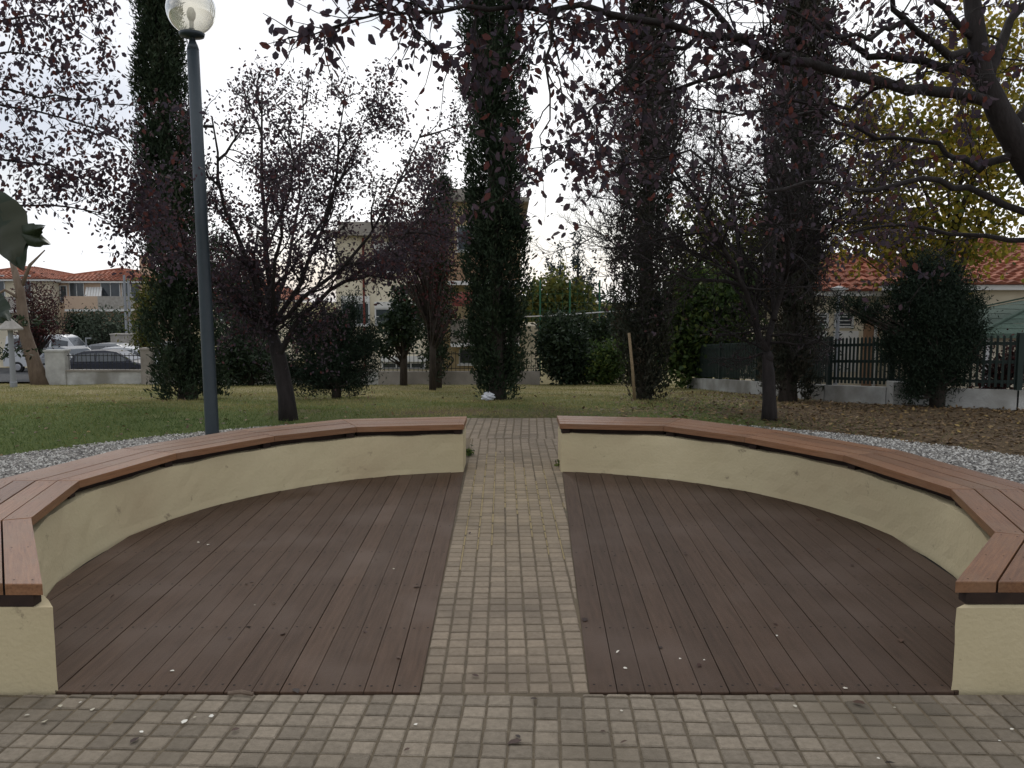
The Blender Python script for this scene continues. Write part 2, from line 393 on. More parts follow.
# paved strip in front of the benches and path between them, every paver bevelled and set in sand
EL = lambda y: -.375 - .0155 * (y - 3.32)     # edge of the left deck
ER = lambda y: .315 + .0345 * (y - 3.32)      # edge of the right deck
def pave(b, ang, pitch, region, clips, origin=(0, 0), gap=.010, tvar=None, jit=.0015):
    c, s = math.cos(ang), math.sin(ang)
    x0, x1, y0, y1 = region
    for i in range(x0, x1):
        for j in range(y0, y1):
            jx, jy = random.uniform(-jit, jit), random.uniform(-jit, jit)
            px, py = pitch if isinstance(pitch, tuple) else (pitch, pitch)
            q = [(i * px + gap / 2 + jx, j * py + gap / 2 + jy), ((i + 1) * px - gap / 2 + jx, j * py + gap / 2 + jy),
                 ((i + 1) * px - gap / 2 + jx, (j + 1) * py - gap / 2 + jy), (i * px + gap / 2 + jx, (j + 1) * py - gap / 2 + jy)]
            q = [(origin[0] + c * x - s * y, origin[1] + s * x + c * y) for x, y in q]
            for cl in clips:
                q = clip(q, *cl)
                if len(q) < 3: break
            if len(q) < 3 or area(q) < .0009: continue
            t = random.random(); q = [(x + random.uniform(-.0016, .0016), y + random.uniform(-.0016, .0016)) for x, y in q]
            b.bevel_prism(q, -.05, random.uniform(-.0025, .0015), .005, .0045, 0, t)
b = MB()
pave(b, R(-2.4), .0945, (-46, 46, -40, 6), [(0, 1, 3.305), (0, -1, -.3)], origin=(0, 3.3))
o = b.build('plaza_paving', 'paver_front'); tag(o, kind='structure')
b = MB()
pave(b, R(.6), (.0905, .0912), (-9, 12, 0, 71), [(0, 1, 9.6), (-1, -.0155, -(EL(0)) - .004), (1, -.0345, ER(0) - .004), (-1, 0, .62), (1, 0, .66)], origin=(-.02, 3.32))
pave(b, R(-1.2), (.098, .098), (-8, 9, 0, 18), [(0, 1, 11.3), (-1, 0, .63), (1, 0, .68)], origin=(-.0, 9.62), gap=.016)
o = b.build('path', 'paver'); tag(o, kind='structure')
b = MB()
b.prism([(-5, .2), (5, .2), (5, 3.31), (-5, 3.31)], -.06, -.0065)
b.prism([(EL(3.32), 3.312), (ER(3.32), 3.312), (.66, 9.6), (.68, 11.32), (-.63, 11.32), (-.62, 9.6), (-.5, 7.7)], -.06, -.0062)
o = b.build('paving_sand', 'joint'); tag(o, kind='structure')
# pale sand washed into the joints along the middle of the path
b = MB()
for k, (ya, yb) in zip(range(-4, 6), ((6.3, 7.0), (4.9, 7.9), (5.3, 8.7), (5.4, 8.8), (6.4, 8.5), (6.2, 8.2), (5.6, 8.0), (5.2, 7.4), (5.1, 7.9), (6.0, 6.6))):
    x0 = -.02 + k * .0905
    for q in range(12):
        a0 = ya + (yb - ya) * q / 12; a1 = ya + (yb - ya) * (q + 1) / 12 - random.uniform(.0, .05)
        dx = -math.tan(R(.6)); w = random.uniform(.0035, .0065)
        xa = x0 + dx * (a0 - 3.32); xb = x0 + dx * (a1 - 3.32)
        if xa < EL(a0) + .02 or xa > ER(a0) - .02: continue
        b.add([]); i = b.add([(xa - w, a0, -.0018), (xa + w, a0, -.0018), (xb + w, a1, -.0018), (xb - w, a1, -.0018)]); b.face((i, i + 1, i + 2, i + 3))
o = b.build('joint_sand', 'joint_sand'); tag(o, kind='structure')

# gravel ring
b = MB()
N = 96
def ring_pts(r, a0, a1, n): return [(CX + r * math.cos(a), CY + r * math.sin(a)) for a in np.linspace(a0, a1, n)]
for sgn in (-1, 1):
    n = 50
    aS = math.asin(.66 / 3.0); aE = math.radians(118)
    for i in range(n):
        a0 = aS + (aE - aS) * i / n; a1 = aS + (aE - aS) * (i + 1) / n
        prev = None
        for k in range(8):
            r0 = 3.0 + (RGR - 3.0) * k / 8; r1 = 3.0 + (RGR - 3.0) * (k + 1) / 8
            e0 = r1 + (.08 * math.sin(i * 1.3) if k == 7 else 0); e1 = r1 + (.08 * math.sin((i + 1) * 1.3) if k == 7 else 0)
            def P(r, a): return (sgn * max(.66, r * math.sin(a)) if r * math.cos(a) > 0 else sgn * r * math.sin(a), CY + r * math.cos(a), .002)
            q = [P(r0, a0), P(e0 if k == 7 else r1, a0), P(e1 if k == 7 else r1, a1), P(r0, a1)]
            if min(p[1] for p in q) < 3.3: q = [(p[0], max(p[1], 3.315), p[2]) for p in q]
            ar = area([(p[0], p[1]) for p in q])
            if ar < 1e-4: continue
            j = b.add(q); b.face((j, j + 1, j + 2, j + 3) if sgn > 0 else (j + 3, j + 2, j + 1, j))
o = b.build('gravel_bed', 'gravel_bed'); tag(o, kind='structure')
# loose pebbles on it
def pebbles():
    pts = []
    while len(pts) < 52000:
        a = rng.uniform(0, R(112), 4000) * rng.choice([-1, 1], 4000); r = np.sqrt(rng.uniform(3.05 ** 2, (RGR + .06) ** 2, 4000))
        x = r * np.sin(a); y = CY + r * np.cos(a)
        ok = (np.abs(x) > .7) & (y > 3.35) & (np.abs(x) < y * .66 + .5)
        pts.extend(zip(x[ok], y[ok]))
    pts = np.array(pts[:52000]); N = len(pts)
    s = rng.uniform(.008, .017, (N, 1)); O = np.array([(1, 0, .1), (0, 1, 0), (-1, 0, -.1), (0, -1, 0), (.1, .1, .8)])
    an = rng.uniform(0, 6.28, N); ca, sa = np.cos(an), np.sin(an)
    V = np.zeros((N, 5, 3))
    sx = rng.uniform(.8, 1.4, N)
    for i, (ox, oy, oz) in enumerate(O):
        V[:, i, 0] = pts[:, 0] + (ca * ox * sx - sa * oy) * s[:, 0]; V[:, i, 1] = pts[:, 1] + (sa * ox * sx + ca * oy) * s[:, 0]; V[:, i, 2] = .006 + oz * s[:, 0]
    F = np.array([(0, 1, 4), (1, 2, 4), (2, 3, 4), (3, 0, 4)])
    idx = (np.arange(N)[:, None, None] * 5 + F[None]).reshape(-1).astype(np.int32)
    me = bpy.data.meshes.new('gravel'); me.vertices.add(N * 5); me.vertices.foreach_set('co', V.reshape(-1))
    me.loops.add(len(idx)); me.loops.foreach_set('vertex_index', idx); me.polygons.add(N * 4)
    me.polygons.foreach_set('loop_start', np.arange(0, N * 12, 3, dtype=np.int32)); me.polygons.foreach_set('loop_total', np.full(N * 4, 3, dtype=np.int32))
    me.materials.append(M['pebble']); a = me.attributes.new('tint', 'FLOAT', 'FACE'); a.data.foreach_set('value', np.repeat(rng.random(N), 4).astype(np.float32))
    me.update(calc_edges=True); o = link('gravel', me); tag(o, 'loose pale and grey gravel stones around the benches', 'gravel', kind='stuff')
pebbles()

# ================================================================== DECKS
def circ_y(x, r): return CY + math.sqrt(max(0, r * r - x * x))
def deck(name, label, side, slope, mname):
    t = thing(name, label, 'deck', (0, 3.32, 0))
    b = MB(); W = .1145; scr = MB()
    for k in range(21):
        def edge(y, kk): return (EL(y) if side < 0 else ER(y)) + side * W * kk + (0)
        gap = (.0026, .0013, .0021, .0009, .0024, .0017)[(k * 7 + (side > 0)) % 6]
        lo, hi = [], []
        def far(x_of):                                       # where a plank edge meets the curved wall
            y = 7.7
            lo_, hi_ = 3.32, 7.8
            f = lambda y: math.hypot(x_of(y), y - CY) - (RIN + .02)
            if f(3.32) > 0:                                  # starts outside: the wall cuts it at the near end too
                ya = 3.32
                while ya < 7.8 and f(ya) > 0: ya += .01
                if ya >= 7.8: return None
            else: ya = 3.32
            yb = ya
            while yb < 7.9 and f(yb) <= 0: yb += .01
            return ya, yb
        fa = far(lambda y: edge(y, k) + side * gap); fb = far(lambda y: edge(y, k + 1) - side * gap)
        if fa is None: continue
        if fb is None: fb = ((fa[0] + fa[1]) / 2 - .3, (fa[0] + fa[1]) / 2 + .3) if False else None
        if fb is None: continue
        xa = lambda y: edge(y, k) + side * gap; xb = lambda y: edge(y, k + 1) - side * gap
        tl = random.random()
        poly = [(xa(fa[0]), fa[0]), (xb(fb[0]), fb[0]), (xb(fb[1]), fb[1]), (xa(fa[1]), fa[1])]
        if side < 0: poly = poly[::-1]
        # board in two lengths now and then
        zt = random.uniform(.001, .0045)
        b.bevel_prism(poly, -.025, zt, .0018, .002, 0, tl)
        for row in np.arange(3.38, 7.6, .62):
            for u in (.2, .8):
                y = row + random.uniform(-.012, .012); x = xa(y) * (1 - u) + xb(y) * u
                if math.hypot(x, y - CY) < RIN - .04 and y > 3.34:
                    b.lathe([(.0062, zt + .0008), (0.0001, zt + .001)], 6, 1, (x, y, 0))
    bd = b.build('deck_boards', [mname, 'dark'], t); bd.location = (0, -3.32, 0)
    u = MB(); pts = [(EL(3.33) if side < 0 else ER(3.33), 3.33)]
    arc = [(side * RIN * 1.01 * math.sin(a), CY + RIN * 1.01 * math.cos(a)) for a in np.linspace(R(10), R(134), 30)]
    arc = [p for p in arc if p[1] > 3.34]
    poly = arc + [(side * 1.86, 3.34), pts[0]] if True else arc
    if side > 0: poly = poly[::-1]
    u.prism(poly, -.06, -.022)  # plain dark sheet standing in for the shade between the boards
    uf = u.build('gap_shade', 'dark', t); uf.location = (0, -3.32, 0)
deck('wooden_deck', 'dark brown board deck left of the brick path, inside the left curved bench', -1, 0, 'decking_left')
deck('wooden_deck', 'dark brown board deck right of the brick path, inside the right curved bench', 1, 0, 'decking_right_shaded')

# ================================================================== BENCHES
TOPL = [(-.44, 7.70), (-1.39, 7.54), (-1.99, 7.04), (-2.50, 6.25), (-2.74, 5.29), (-2.53, 4.38), (-1.90, 3.34)]
TOPR = [(.44, 7.75), (1.37, 7.61), (1.94, 7.0), (2.44, 6.17), (2.66, 5.06), (2.39, 4.11), (1.81, 3.37)]
def bench(label, side, top):
    t = thing('curved_bench', label, 'bench', (side * 2.6, CY, 0), group='curved benches round the decks')
    off = (-side * 2.6, -CY, 0)
    # plastered wall
    b = MB(); n = 60; Ri, Ro = RIN, RIN + .47
    aS = math.asin(.45 / Ri); aE = math.pi - math.asin(1.86 / RIN)
    rows = []
    def seat_r(x, y):                        # distance from the centre to the seat's front edge in this direction
        u = np.array([x, y - CY]); u = u / np.linalg.norm(u); best = RIN
        for a_, c_ in zip(top[:-1], top[1:]):
            a_ = np.array(a_) - (0, CY); c_ = np.array(c_) - (0, CY); e_ = c_ - a_
            den = u[0] * e_[1] - u[1] * e_[0]
            if abs(den) < 1e-9: continue
            tt_ = (a_[0] * e_[1] - a_[1] * e_[0]) / den; ss_ = (a_[0] * u[1] - a_[1] * u[0]) / den
            if tt_ > 0 and -1e-6 <= ss_ <= 1 + 1e-6: best = tt_
        return best
    for i in range(n + 1):
        f = i / n
        a = aS + (aE - aS) * f
        pi_ = [side * Ri * math.sin(a), CY + Ri * math.cos(a)]
        aSo = math.asin(.45 / Ro); aEo = math.pi - math.asin(min(1, math.sqrt(Ro ** 2 - (CY - 3.335) ** 2) / Ro))
        ao = aSo + (aEo - aSo) * f
        po = [side * Ro * math.sin(ao), CY + Ro * math.cos(ao)]
        if i == n: pi_[1] = po[1] = 3.335; pi_[0] = side * (1.86 if side < 0 else 1.80)
        h = .353 + .004 * math.sin(i * .9) + random.uniform(-.003, .003)
        rows.append((pi_, po, h, seat_r(*pi_)))
    NZ = 5
    sr = [r_[3] for r_ in rows]; sr = [np.mean(sr[max(0, i - 4):i + 5]) for i in range(n + 1)]
    for i in range(n + 1):
        (pi_, po, h, _) = rows[i]
        for k in range(NZ + 1):
            w = random.uniform(-.003, .003) - (.006 if k == 0 else 0)
            sc = 1 + w / RIN + max(0, (sr[i] + .018 - RIN) / RIN) * min(1, .35 + .65 * k / NZ) * (min(1, (n - i) / 6))
            b.v.append((pi_[0] * sc, CY + (pi_[1] - CY) * (sc if i < n else 1), -.03 + (h + .03) * k / NZ))
        for k in range(NZ + 1): b.v.append((po[0], po[1], -.03 + (h + .03) * (NZ - k) / NZ))
    m_ = 2 * (NZ + 1)
    for i in range(n):
        for k in range(m_):
            q = (i * m_ + k, i * m_ + (k + 1) % m_, (i + 1) * m_ + (k + 1) % m_, (i + 1) * m_ + k)
            b.face(q if side > 0 else q[::-1])
    b.face([k for k in range(m_)][::-1]); b.face([n * m_ + k for k in range(m_)])
    w = b.build('bench_wall', 'plaster', t); w.location = off
    # seat of mitred boards on a dark frame
    P_ = [np.array(p) for p in top]; nP = len(P_)
    nrm = []
    for i in range(nP - 1):
        d = P_[i + 1] - P_[i]; d /= np.linalg.norm(d); q = np.array([d[1], -d[0]])
        if np.dot(q, (P_[i] + P_[i + 1]) / 2 - np.array([0, CY])) < 0: q = -q
        nrm.append(q)
    offv = []
    for i in range(nP):
        if i == 0: v = np.array([0, 1.]); v = v / np.dot(v, nrm[0])
        elif i == nP - 1: v = np.array([side * 1., 0]); v = v / np.dot(v, nrm[-1])
        else:
            v = nrm[i - 1] + nrm[i]; v = v / np.dot(v, nrm[i])
        offv.append(v)
    BW = .134
    for i in range(nP - 1):
        sec = thing_part = None
        b = MB()
        d = P_[i + 1] - P_[i]; d = d / np.linalg.norm(d)
        for k in range(4):
            a0 = k * BW + (.004 if k else 0); a1 = (k + 1) * BW - .004
            e = .0015
            q = [P_[i] + offv[i] * a0 + d * e, P_[i + 1] + offv[i + 1] * a0 - d * e, P_[i + 1] + offv[i + 1] * a1 - d * e, P_[i] + offv[i] * a1 + d * e]
            q = [(p[0], p[1]) for p in q]
            ar = sum(q[z][0] * q[(z + 1) % 4][1] - q[(z + 1) % 4][0] * q[z][1] for z in range(4))
            if ar < 0: q = q[::-1]
            zt = .449 + random.uniform(-.0015, .0015); b.bevel_prism(q, .402, zt, .003, .003, 0, random.random())
            for uu in (.05, .5, .95):
                for vv in (.25, .75):
                    pm = (P_[i] + offv[i] * (a0 + (a1 - a0) * vv)) * (1 - uu) + (P_[i + 1] + offv[i + 1] * (a0 + (a1 - a0) * vv)) * uu
                    b.lathe([(.0045, zt + .0006), (.0001, zt + .0008)], 6, 1, (pm[0], pm[1], 0))
        # the section's own x axis runs along its boards
        ang = math.atan2(d[1], d[0]); o_ = P_[i]; ca, sa = math.cos(-ang), math.sin(-ang)
        b.v = [(ca * (x - o_[0]) - sa * (y - o_[1]), sa * (x - o_[0]) + ca * (y - o_[1]), z) for x, y, z in b.v]
        sct = b.build('seat_section', ['seat', 'dark'], t); sct.location = (o_[0] + off[0], o_[1] + off[1], 0); sct.rotation_euler = (0, 0, ang)
        f = MB()
        for (u0, u1) in ((.085, .145), (.40, .46)):
            q = [P_[i] + offv[i] * u0 + d * .02, P_[i + 1] + offv[i + 1] * u0 - d * .02, P_[i + 1] + offv[i + 1] * u1 - d * .02, P_[i] + offv[i] * u1 + d * .02]
            q = [(p[0], p[1]) for p in q]
            ar = sum(q[z][0] * q[(z + 1) % 4][1] - q[(z + 1) % 4][0] * q[z][1] for z in range(4))
            if ar < 0: q = q[::-1]
            f.prism(q, .346, .4015)
        # cross bearer at every joint
        pa = P_[i] + offv[i] * .03; pb = P_[i] + offv[i] * .5
        f.bar((pa[0] + d[0] * .06, pa[1] + d[1] * .06, .378), (pb[0] + d[0] * .06, pb[1] + d[1] * .06, .378), .07, .044)
        if i == nP - 2:
            pa = P_[-1] + offv[-1] * .02 - d * .032; pb = P_[-1] + offv[-1] * .55 - d * .032
            f.bar((pa[0], pa[1], .378), (pb[0], pb[1], .378), .06, .045)
        fr = f.build('seat_bearer', 'gap_shade', t); fr.location = off
bench('curved bench with brown plank seat on plastered wall, left of the path', -1, TOPL)
bench('curved bench with brown plank seat on plastered wall, right of the path', 1, TOPR)

# ================================================================== GROUND COVER
def lawn_points(n, xr, yr, ok):
    out = []
    while sum(len(o) for o in out) < n:
        x = rng.uniform(*xr, 20000); y = rng.uniform(*yr, 20000)
        k = ok(x, y); out.append(np.stack([x[k], y[k]], 1))
    P_ = np.concatenate(out)[:n]
    z = np.array([lawn_z(a, c) for a, c in P_])
    return np.column_stack([P_, z])
def in_view(x, y): return (np.abs(x) < y * .64 + .8)
def outside(x, y): return (np.hypot(x - CX, y - CY) > RGR - .05) & ~((np.abs(x) < .66) & (y < 11.3))
pn = lambda x, y: .5 + .28 * np.sin(x * .9 + 2) * np.sin(y * 1.3) + .22 * np.sin(x * 2.3 + y * 1.9)
P_ = lawn_points(120000, (-17, 6), (8, 26), lambda x, y: in_view(x, y) & outside(x, y) & (rng.random(x.shape) < np.clip(.95 - (x - 1.5) * .25 * (y < 15) - .5 * ((np.abs(y - 12.2) < .9) & (x > -3)), .08, 1)) & (rng.random(x.shape) < (14 / y) ** 1.2))
tn = np.clip(rng.random(len(P_)) * .5 + np.clip((P_[:, 1] - 11) * .11 + np.clip((P_[:, 0] + 3) * .1, 0, .2), 0, .4) + .45 * (pn(P_[:, 0], P_[:, 1]) - .5) + .08, 0, 1)
o = leaves('grass', P_, .042, .16, 'grass', up=1.3, shape='blade', tint=tn); tag(o, 'short green and straw-coloured lawn grass behind the benches', 'grass', kind='stuff')
# litter of fallen leaves, thick under the trees on the right
def lit(x, y): return in_view(x, y) & outside(x, y) & (rng.random(x.shape) < np.clip((x - 1.2) * .3 - (y - 13) * .06 + .10, .035, 1))
P_ = lawn_points(15000, (-12, 9.5), (8, 19), lit); P_[:, 2] += .012
o = leaves('leaf_litter', P_, .06, .5, 'litter', flat=.75, tint=rng.beta(1.6, 3.2, len(P_))); tag(o, 'brown and yellow fallen leaves covering the soil on the right', 'leaf litter', kind='stuff')

# single fallen leaves and petals on deck, path and paving
def fallen(kind, mname, label, group, spots, size, wd):
    for i, (x, y) in enumerate(spots):
        z = .008 if kind == 'fallen_leaf' else .006
        o = leaves(kind, [(0, 0, 0)], size * random.uniform(.7, 1.3), wd, mname, flat=.85, tint=np.array([random.random()]))
        o.location = (float(x), float(y), z); tag(o, label, 'leaf' if 'leaf' in kind else 'petal', group)
def pxg(px, py):
    d = ray(px, py); t = -EYE / d[2]; return (d * t)[:2]
fallen('fallen_leaf', 'litter_dark', 'small dark curled dry leaf lying on the left wooden deck', 'dry leaves on the left deck',
       [pxg(*p) for p in ((246, 628), (232, 639), (294, 690), (282, 636), (250, 583), (378, 560), (197, 530), (192, 558), (266, 540), (340, 541), (413, 588), (364, 632), (397, 658), (246, 584), (110, 600), (268, 516))], .035, .6)
fallen('fallen_leaf', 'litter_dark', 'small dark curled dry leaf lying on the right wooden deck', 'dry leaves on the right deck',
       [pxg(*p) for p in ((773, 625), (854, 566), (925, 589), (684, 556), (616, 556), (585, 619), (880, 550), (820, 520), (775, 690), (660, 650), (700, 665), (900, 640), (640, 500))], .035, .6)
fallen('fallen_leaf', 'litter_dark', 'small dark dry leaf lying on the paving or the brick path', 'dry leaves on the paving',
       [pxg(*p) for p in ((479, 678), (520, 740), (522, 742), (600, 733), (620, 745), (852, 703), (896, 765), (472, 491), (545, 577), (470, 533), (500, 452), (530, 700), (410, 750), (240, 730), (130, 745))], .035, .5)
fallen('fallen_petal', 'petal', 'tiny whitish petal lying on the left wooden deck', 'petals on the left deck', [pxg(*p) for p in ((256, 606), (275, 604), (393, 570), (170, 672), (209, 545), (197, 543))], .018, .8)
fallen('fallen_petal', 'petal', 'tiny whitish petal lying on the right wooden deck', 'petals on the right deck', [pxg(*p) for p in ((616, 654), (623, 669), (777, 636), (844, 690), (703, 661), (680, 659))], .018, .8)
fallen('fallen_petal', 'petal', 'tiny whitish petal lying on the paving in front of the decks', 'petals on the paving', [pxg(*p) for p in ((214, 717), (193, 719), (143, 734), (82, 703), (92, 712), (60, 706), (415, 725), (620, 652 + 60), (880, 760), (998, 742), (1010, 731), (794, 706), (896, 709), (30, 716), (45, 722), (182, 725))], .02, .8)

# stick lying at the front edge of the left deck
p0 = pxg(229, 695); p1 = pxg(254, 696)
b = MB(); b.tube([(p0[0], p0[1] - .01, .012), ((p0[0] + p1[0]) / 2, p0[1] - .006, .016), (p1[0], p1[1] - .01, .012)], [.008, .0095, .008], 6)
tag(b.build('wood_stick', 'bark_pale'), 'short rough stick lying at the front edge of the left deck', 'stick')

# weeds at the ends of both bench walls
for (px, py, n_, lb) in ((469, 455, 90, 'small green weed growing at the far end of the left bench wall'), (560, 466, 60, 'small green weed growing at the far end of the right bench wall')):
    q = pxg(px, py); PP = np.column_stack([rng.normal(0, .018, n_), rng.normal(0, .04, n_), np.abs(rng.normal(0, .03, n_))])
    o = leaves('weed', PP, .035, .5, 'green_leaf', up=.6); o.location = (q[0], q[1], 0); tag(o, lb, 'weed')

# ================================================================== TREES
def rv(): return norm(rng.normal(size=3))
def limb(p, d, length, r0, r1, n=6, wander=.18, lift=0., b=None, k=6):
    """curved tapering limb; returns its points"""
    pts = [np.array(p, float)]; d = norm(np.array(d, float)); st = length / n
    for i in range(n):
        d = norm(d + rv() * wander + np.array([0, 0, lift])); pts.append(pts[-1] + d * st)
    if b is not None: b.tube(pts, list(np.linspace(r0, r1, n + 1)), k)
    return pts, d
def twigs_on(b, poly, n, length, r, depth, sink, wander=.25, lift=.0, spread=1., f0=.15):
    """side branches along a polyline, recursively; sink collects twig points"""
    m = len(poly)
    for i in range(n):
        f = f0 + (1 - f0) * (i + random.random()) / n
        x = f * (m - 1); j = min(int(x), m - 2); u = x - j
        p = poly[j] * (1 - u) + poly[j + 1] * u
        ax = norm(poly[j + 1] - poly[j]); d = norm(ax * .75 + rv() * spread)
        L_ = length * random.uniform(.55, 1.2) * (1 - .35 * f)
        pts, _ = limb(p, d, L_, r, r * .35, 4 if depth else 3, wander, lift, b, 5 if r > .012 else 3)
        if depth > 0: twigs_on(b, pts, max(3, int(n * .6)), length * .5, r * .5, depth - 1, sink, wander, lift, spread)
        if depth <= 1: sink.append(pts)
def sample(sink, n, jitter):
    w = len(sink); P_ = np.zeros((n, 3)); idx = rng.integers(0, w, n)
    for i in range(n):
        s = sink[idx[i]]; x = (rng.random() ** .7) * (len(s) - 1); j = min(int(x), len(s) - 2); u = x - j
        P_[i] = s[j] * (1 - u) + s[j + 1] * u
    return P_ + rng.normal(size=(n, 3)) * jitter

def plum(label, base, fork_h, trunk_r, lean, limbs_, nleaf, lsize, mname, depth=2, tw=8, twl=.75, group=None, name='plum_tree', droop=.5, bark='bark_plum', thin=1., jit=.05, low=0.):
    t = thing(name, label, 'tree', base, group=group)
    b = MB(); sink = []
    top = np.array([lean[0], lean[1], fork_h])
    pts = [np.array([0, 0, -.1]), np.array([lean[0] * .15, lean[1] * .2, fork_h * .3]), np.array([lean[0] * .55, lean[1] * .6, fork_h * .7]), top]
    b.tube(pts, [trunk_r * 1.3, trunk_r, trunk_r * .92, trunk_r * .62], 10)
    for q_, L_ in enumerate(limbs_):
        st, pth, r = L_
        s0 = pts[2] + (top - pts[2]) * .55 if st is None else np.array(st, float)
        poly = [s0] + ([top + rv() * .02] if st is None else []) + [np.array(q, float) for q in pth]
        # resample with wander
        P2 = [poly[0]]
        for a, c in zip(poly[:-1], poly[1:]):
            for u in (.33, .66, 1): P2.append(a * (1 - u) + c * u + rv() * .04 * (u < 1))
        r *= thin if q_ > 1 else (1 + thin) / 2
        b.tube(P2, list(np.linspace(r * 1.05, r * .15, len(P2))), 7)
        twigs_on(b, P2, tw, twl, r * .34, depth, sink, .28, .06, .9)
    b.build('trunk', bark, t, smooth=True)
    if nleaf:
        LP = sample(sink, nleaf, jit)
        LP = LP[(LP[:, 2] > low) | (rng.random(len(LP)) < .35)]
        leaves('crown', LP, lsize, .55, mname, t, droop=droop)
    return t
# left plum, full of purple leaves
B = base_at(287, 11.0); Yp = 11.0
def rel(px, py, dY=0): return at(px, py, Yp + dY) - B
plum('purple-leaved plum tree with dense crown, on the lawn behind the left bench', B, rel(268, 330)[2], .105, (rel(270, 330)[0], .05),
     [(None, [rel(255, 280, -.3), rel(225, 210, -.6), rel(212, 118, -.7)], .07), (None, [rel(268, 270, .3), rel(262, 190, .4), rel(262, 88, .4)], .075),
      (None, [rel(300, 285, .2), rel(330, 210, .3), rel(345, 98, .5)], .07), (None, [rel(320, 285, -.5), rel(370, 235, -.8), rel(425, 125, -1)], .06),
      (rel(275, 360), [rel(292, 330, -.1), rel(330, 290, -.2), rel(400, 240, -.3), rel(445, 200, -.3)], .06), (rel(310, 240), [rel(345, 170, .2), rel(375, 100, .4)], .03), (rel(330, 290), [rel(380, 270, .5), rel(420, 235, .8), rel(440, 170, .9)], .035), (None, [rel(285, 280, .9), rel(300, 200, 1.5), rel(302, 80, 1.6)], .06),
      (None, [rel(235, 300, -.3), rel(190, 262, -.5), rel(150, 225, -.6)], .05), (None, [rel(275, 260, -.9), rel(290, 190, -1.3), rel(292, 105, -1.4)], .05)],
     30000, .044, 'plum_leaf', tw=11, twl=.85, thin=.72, jit=.08, low=1.85, group='purple plum trees')
# right plum, almost bare
B = base_at(772, 11.0)
plum('nearly bare plum tree with many thin twigs, on the litter behind the right bench', B, rel(768, 352)[2], .088, (rel(768, 352)[0], .05),
     [(None, [rel(748, 300, -.1), rel(735, 265, -.3), rel(700, 205, -.5), rel(660, 165, -.7)], .06), (None, [rel(782, 290, .1), rel(800, 230, .2), rel(815, 150, .3)], .065),
      (rel(740, 280), [rel(700, 255, .1), rel(650, 225, .3), rel(615, 200, .4)], .035), (rel(742, 290), [rel(735, 220, .5), rel(722, 150, .7), rel(715, 90, .9)], .04),
      (rel(788, 275), [rel(830, 225, -.3), rel(870, 190, -.5)], .04), (rel(775, 320), [rel(775, 240, .9), rel(765, 160, 1.3), rel(760, 95, 1.5)], .04),
      (rel(740, 285), [rel(690, 280, -.3), rel(640, 255, -.5), rel(590, 235, -.6)], .03), (rel(786, 280), [rel(790, 220, -.8), rel(775, 160, -1.2), rel(770, 110, -1.2)], .035),
      (rel(715, 230), [rel(680, 180, .2), rel(640, 120, .3), rel(610, 90, .3)], .025), (rel(742, 270), [rel(715, 215, .9), rel(670, 150, 1.3), rel(660, 100, 1.3)], .03),
      (rel(800, 230), [rel(840, 190, .3), rel(860, 130, .5), rel(865, 90, .6)], .025)],
     2300, .048, 'plum_leaf', tw=18, twl=1.05, thin=.85, group='purple plum trees')

# big overhanging tree on the right: trunk stands just outside the frame, limbs reach across the top
def overhang(name, label, base, trunk, guides, nleaf, lsize, mname, tw, twl, depth, trunk_r, bark='bark_plum', droop=.9, width=.55, group=None, jit=.035):
    t = thing(name, label, 'tree', base, group=group); b = MB(); sink = []; o = np.array(base, float)
    tp = [np.array(p, float) - o for p in trunk]
    b.tube(tp, list(trunk_r * np.linspace(1, .3, len(tp))), 12)
    for pth, r, n_, f in guides:
        poly = [np.array(q, float) - o for q in pth]; P2 = [poly[0]]
        for a, c in zip(poly[:-1], poly[1:]):
            for u in (.33, .66, 1): P2.append(a * (1 - u) + c * u + rv() * .035 * (u < 1))
        b.tube(P2, list(np.linspace(r, r * .15, len(P2))), 7)
        s2 = []
        twigs_on(b, P2, n_, twl, max(.005, r * .2), depth, s2, .3, -.02, .85, f0=f)
        sink.extend(s2)
    b.build('trunk', bark, t, smooth=True)
    LP = sample(sink, nleaf, jit); wx = LP[:, 0] + base[0]
    LP = LP[rng.random(len(LP)) < np.interp(wx, [.4, 1.3, 2.0, 2.7], [1, .42, .42, .75])]        # the limbs towards the trunk have shed most leaves
    leaves('crown', LP, lsize, width, mname, t, droop=droop)
Yn = 6.0
base = np.array([4.7, 6.4, 0])
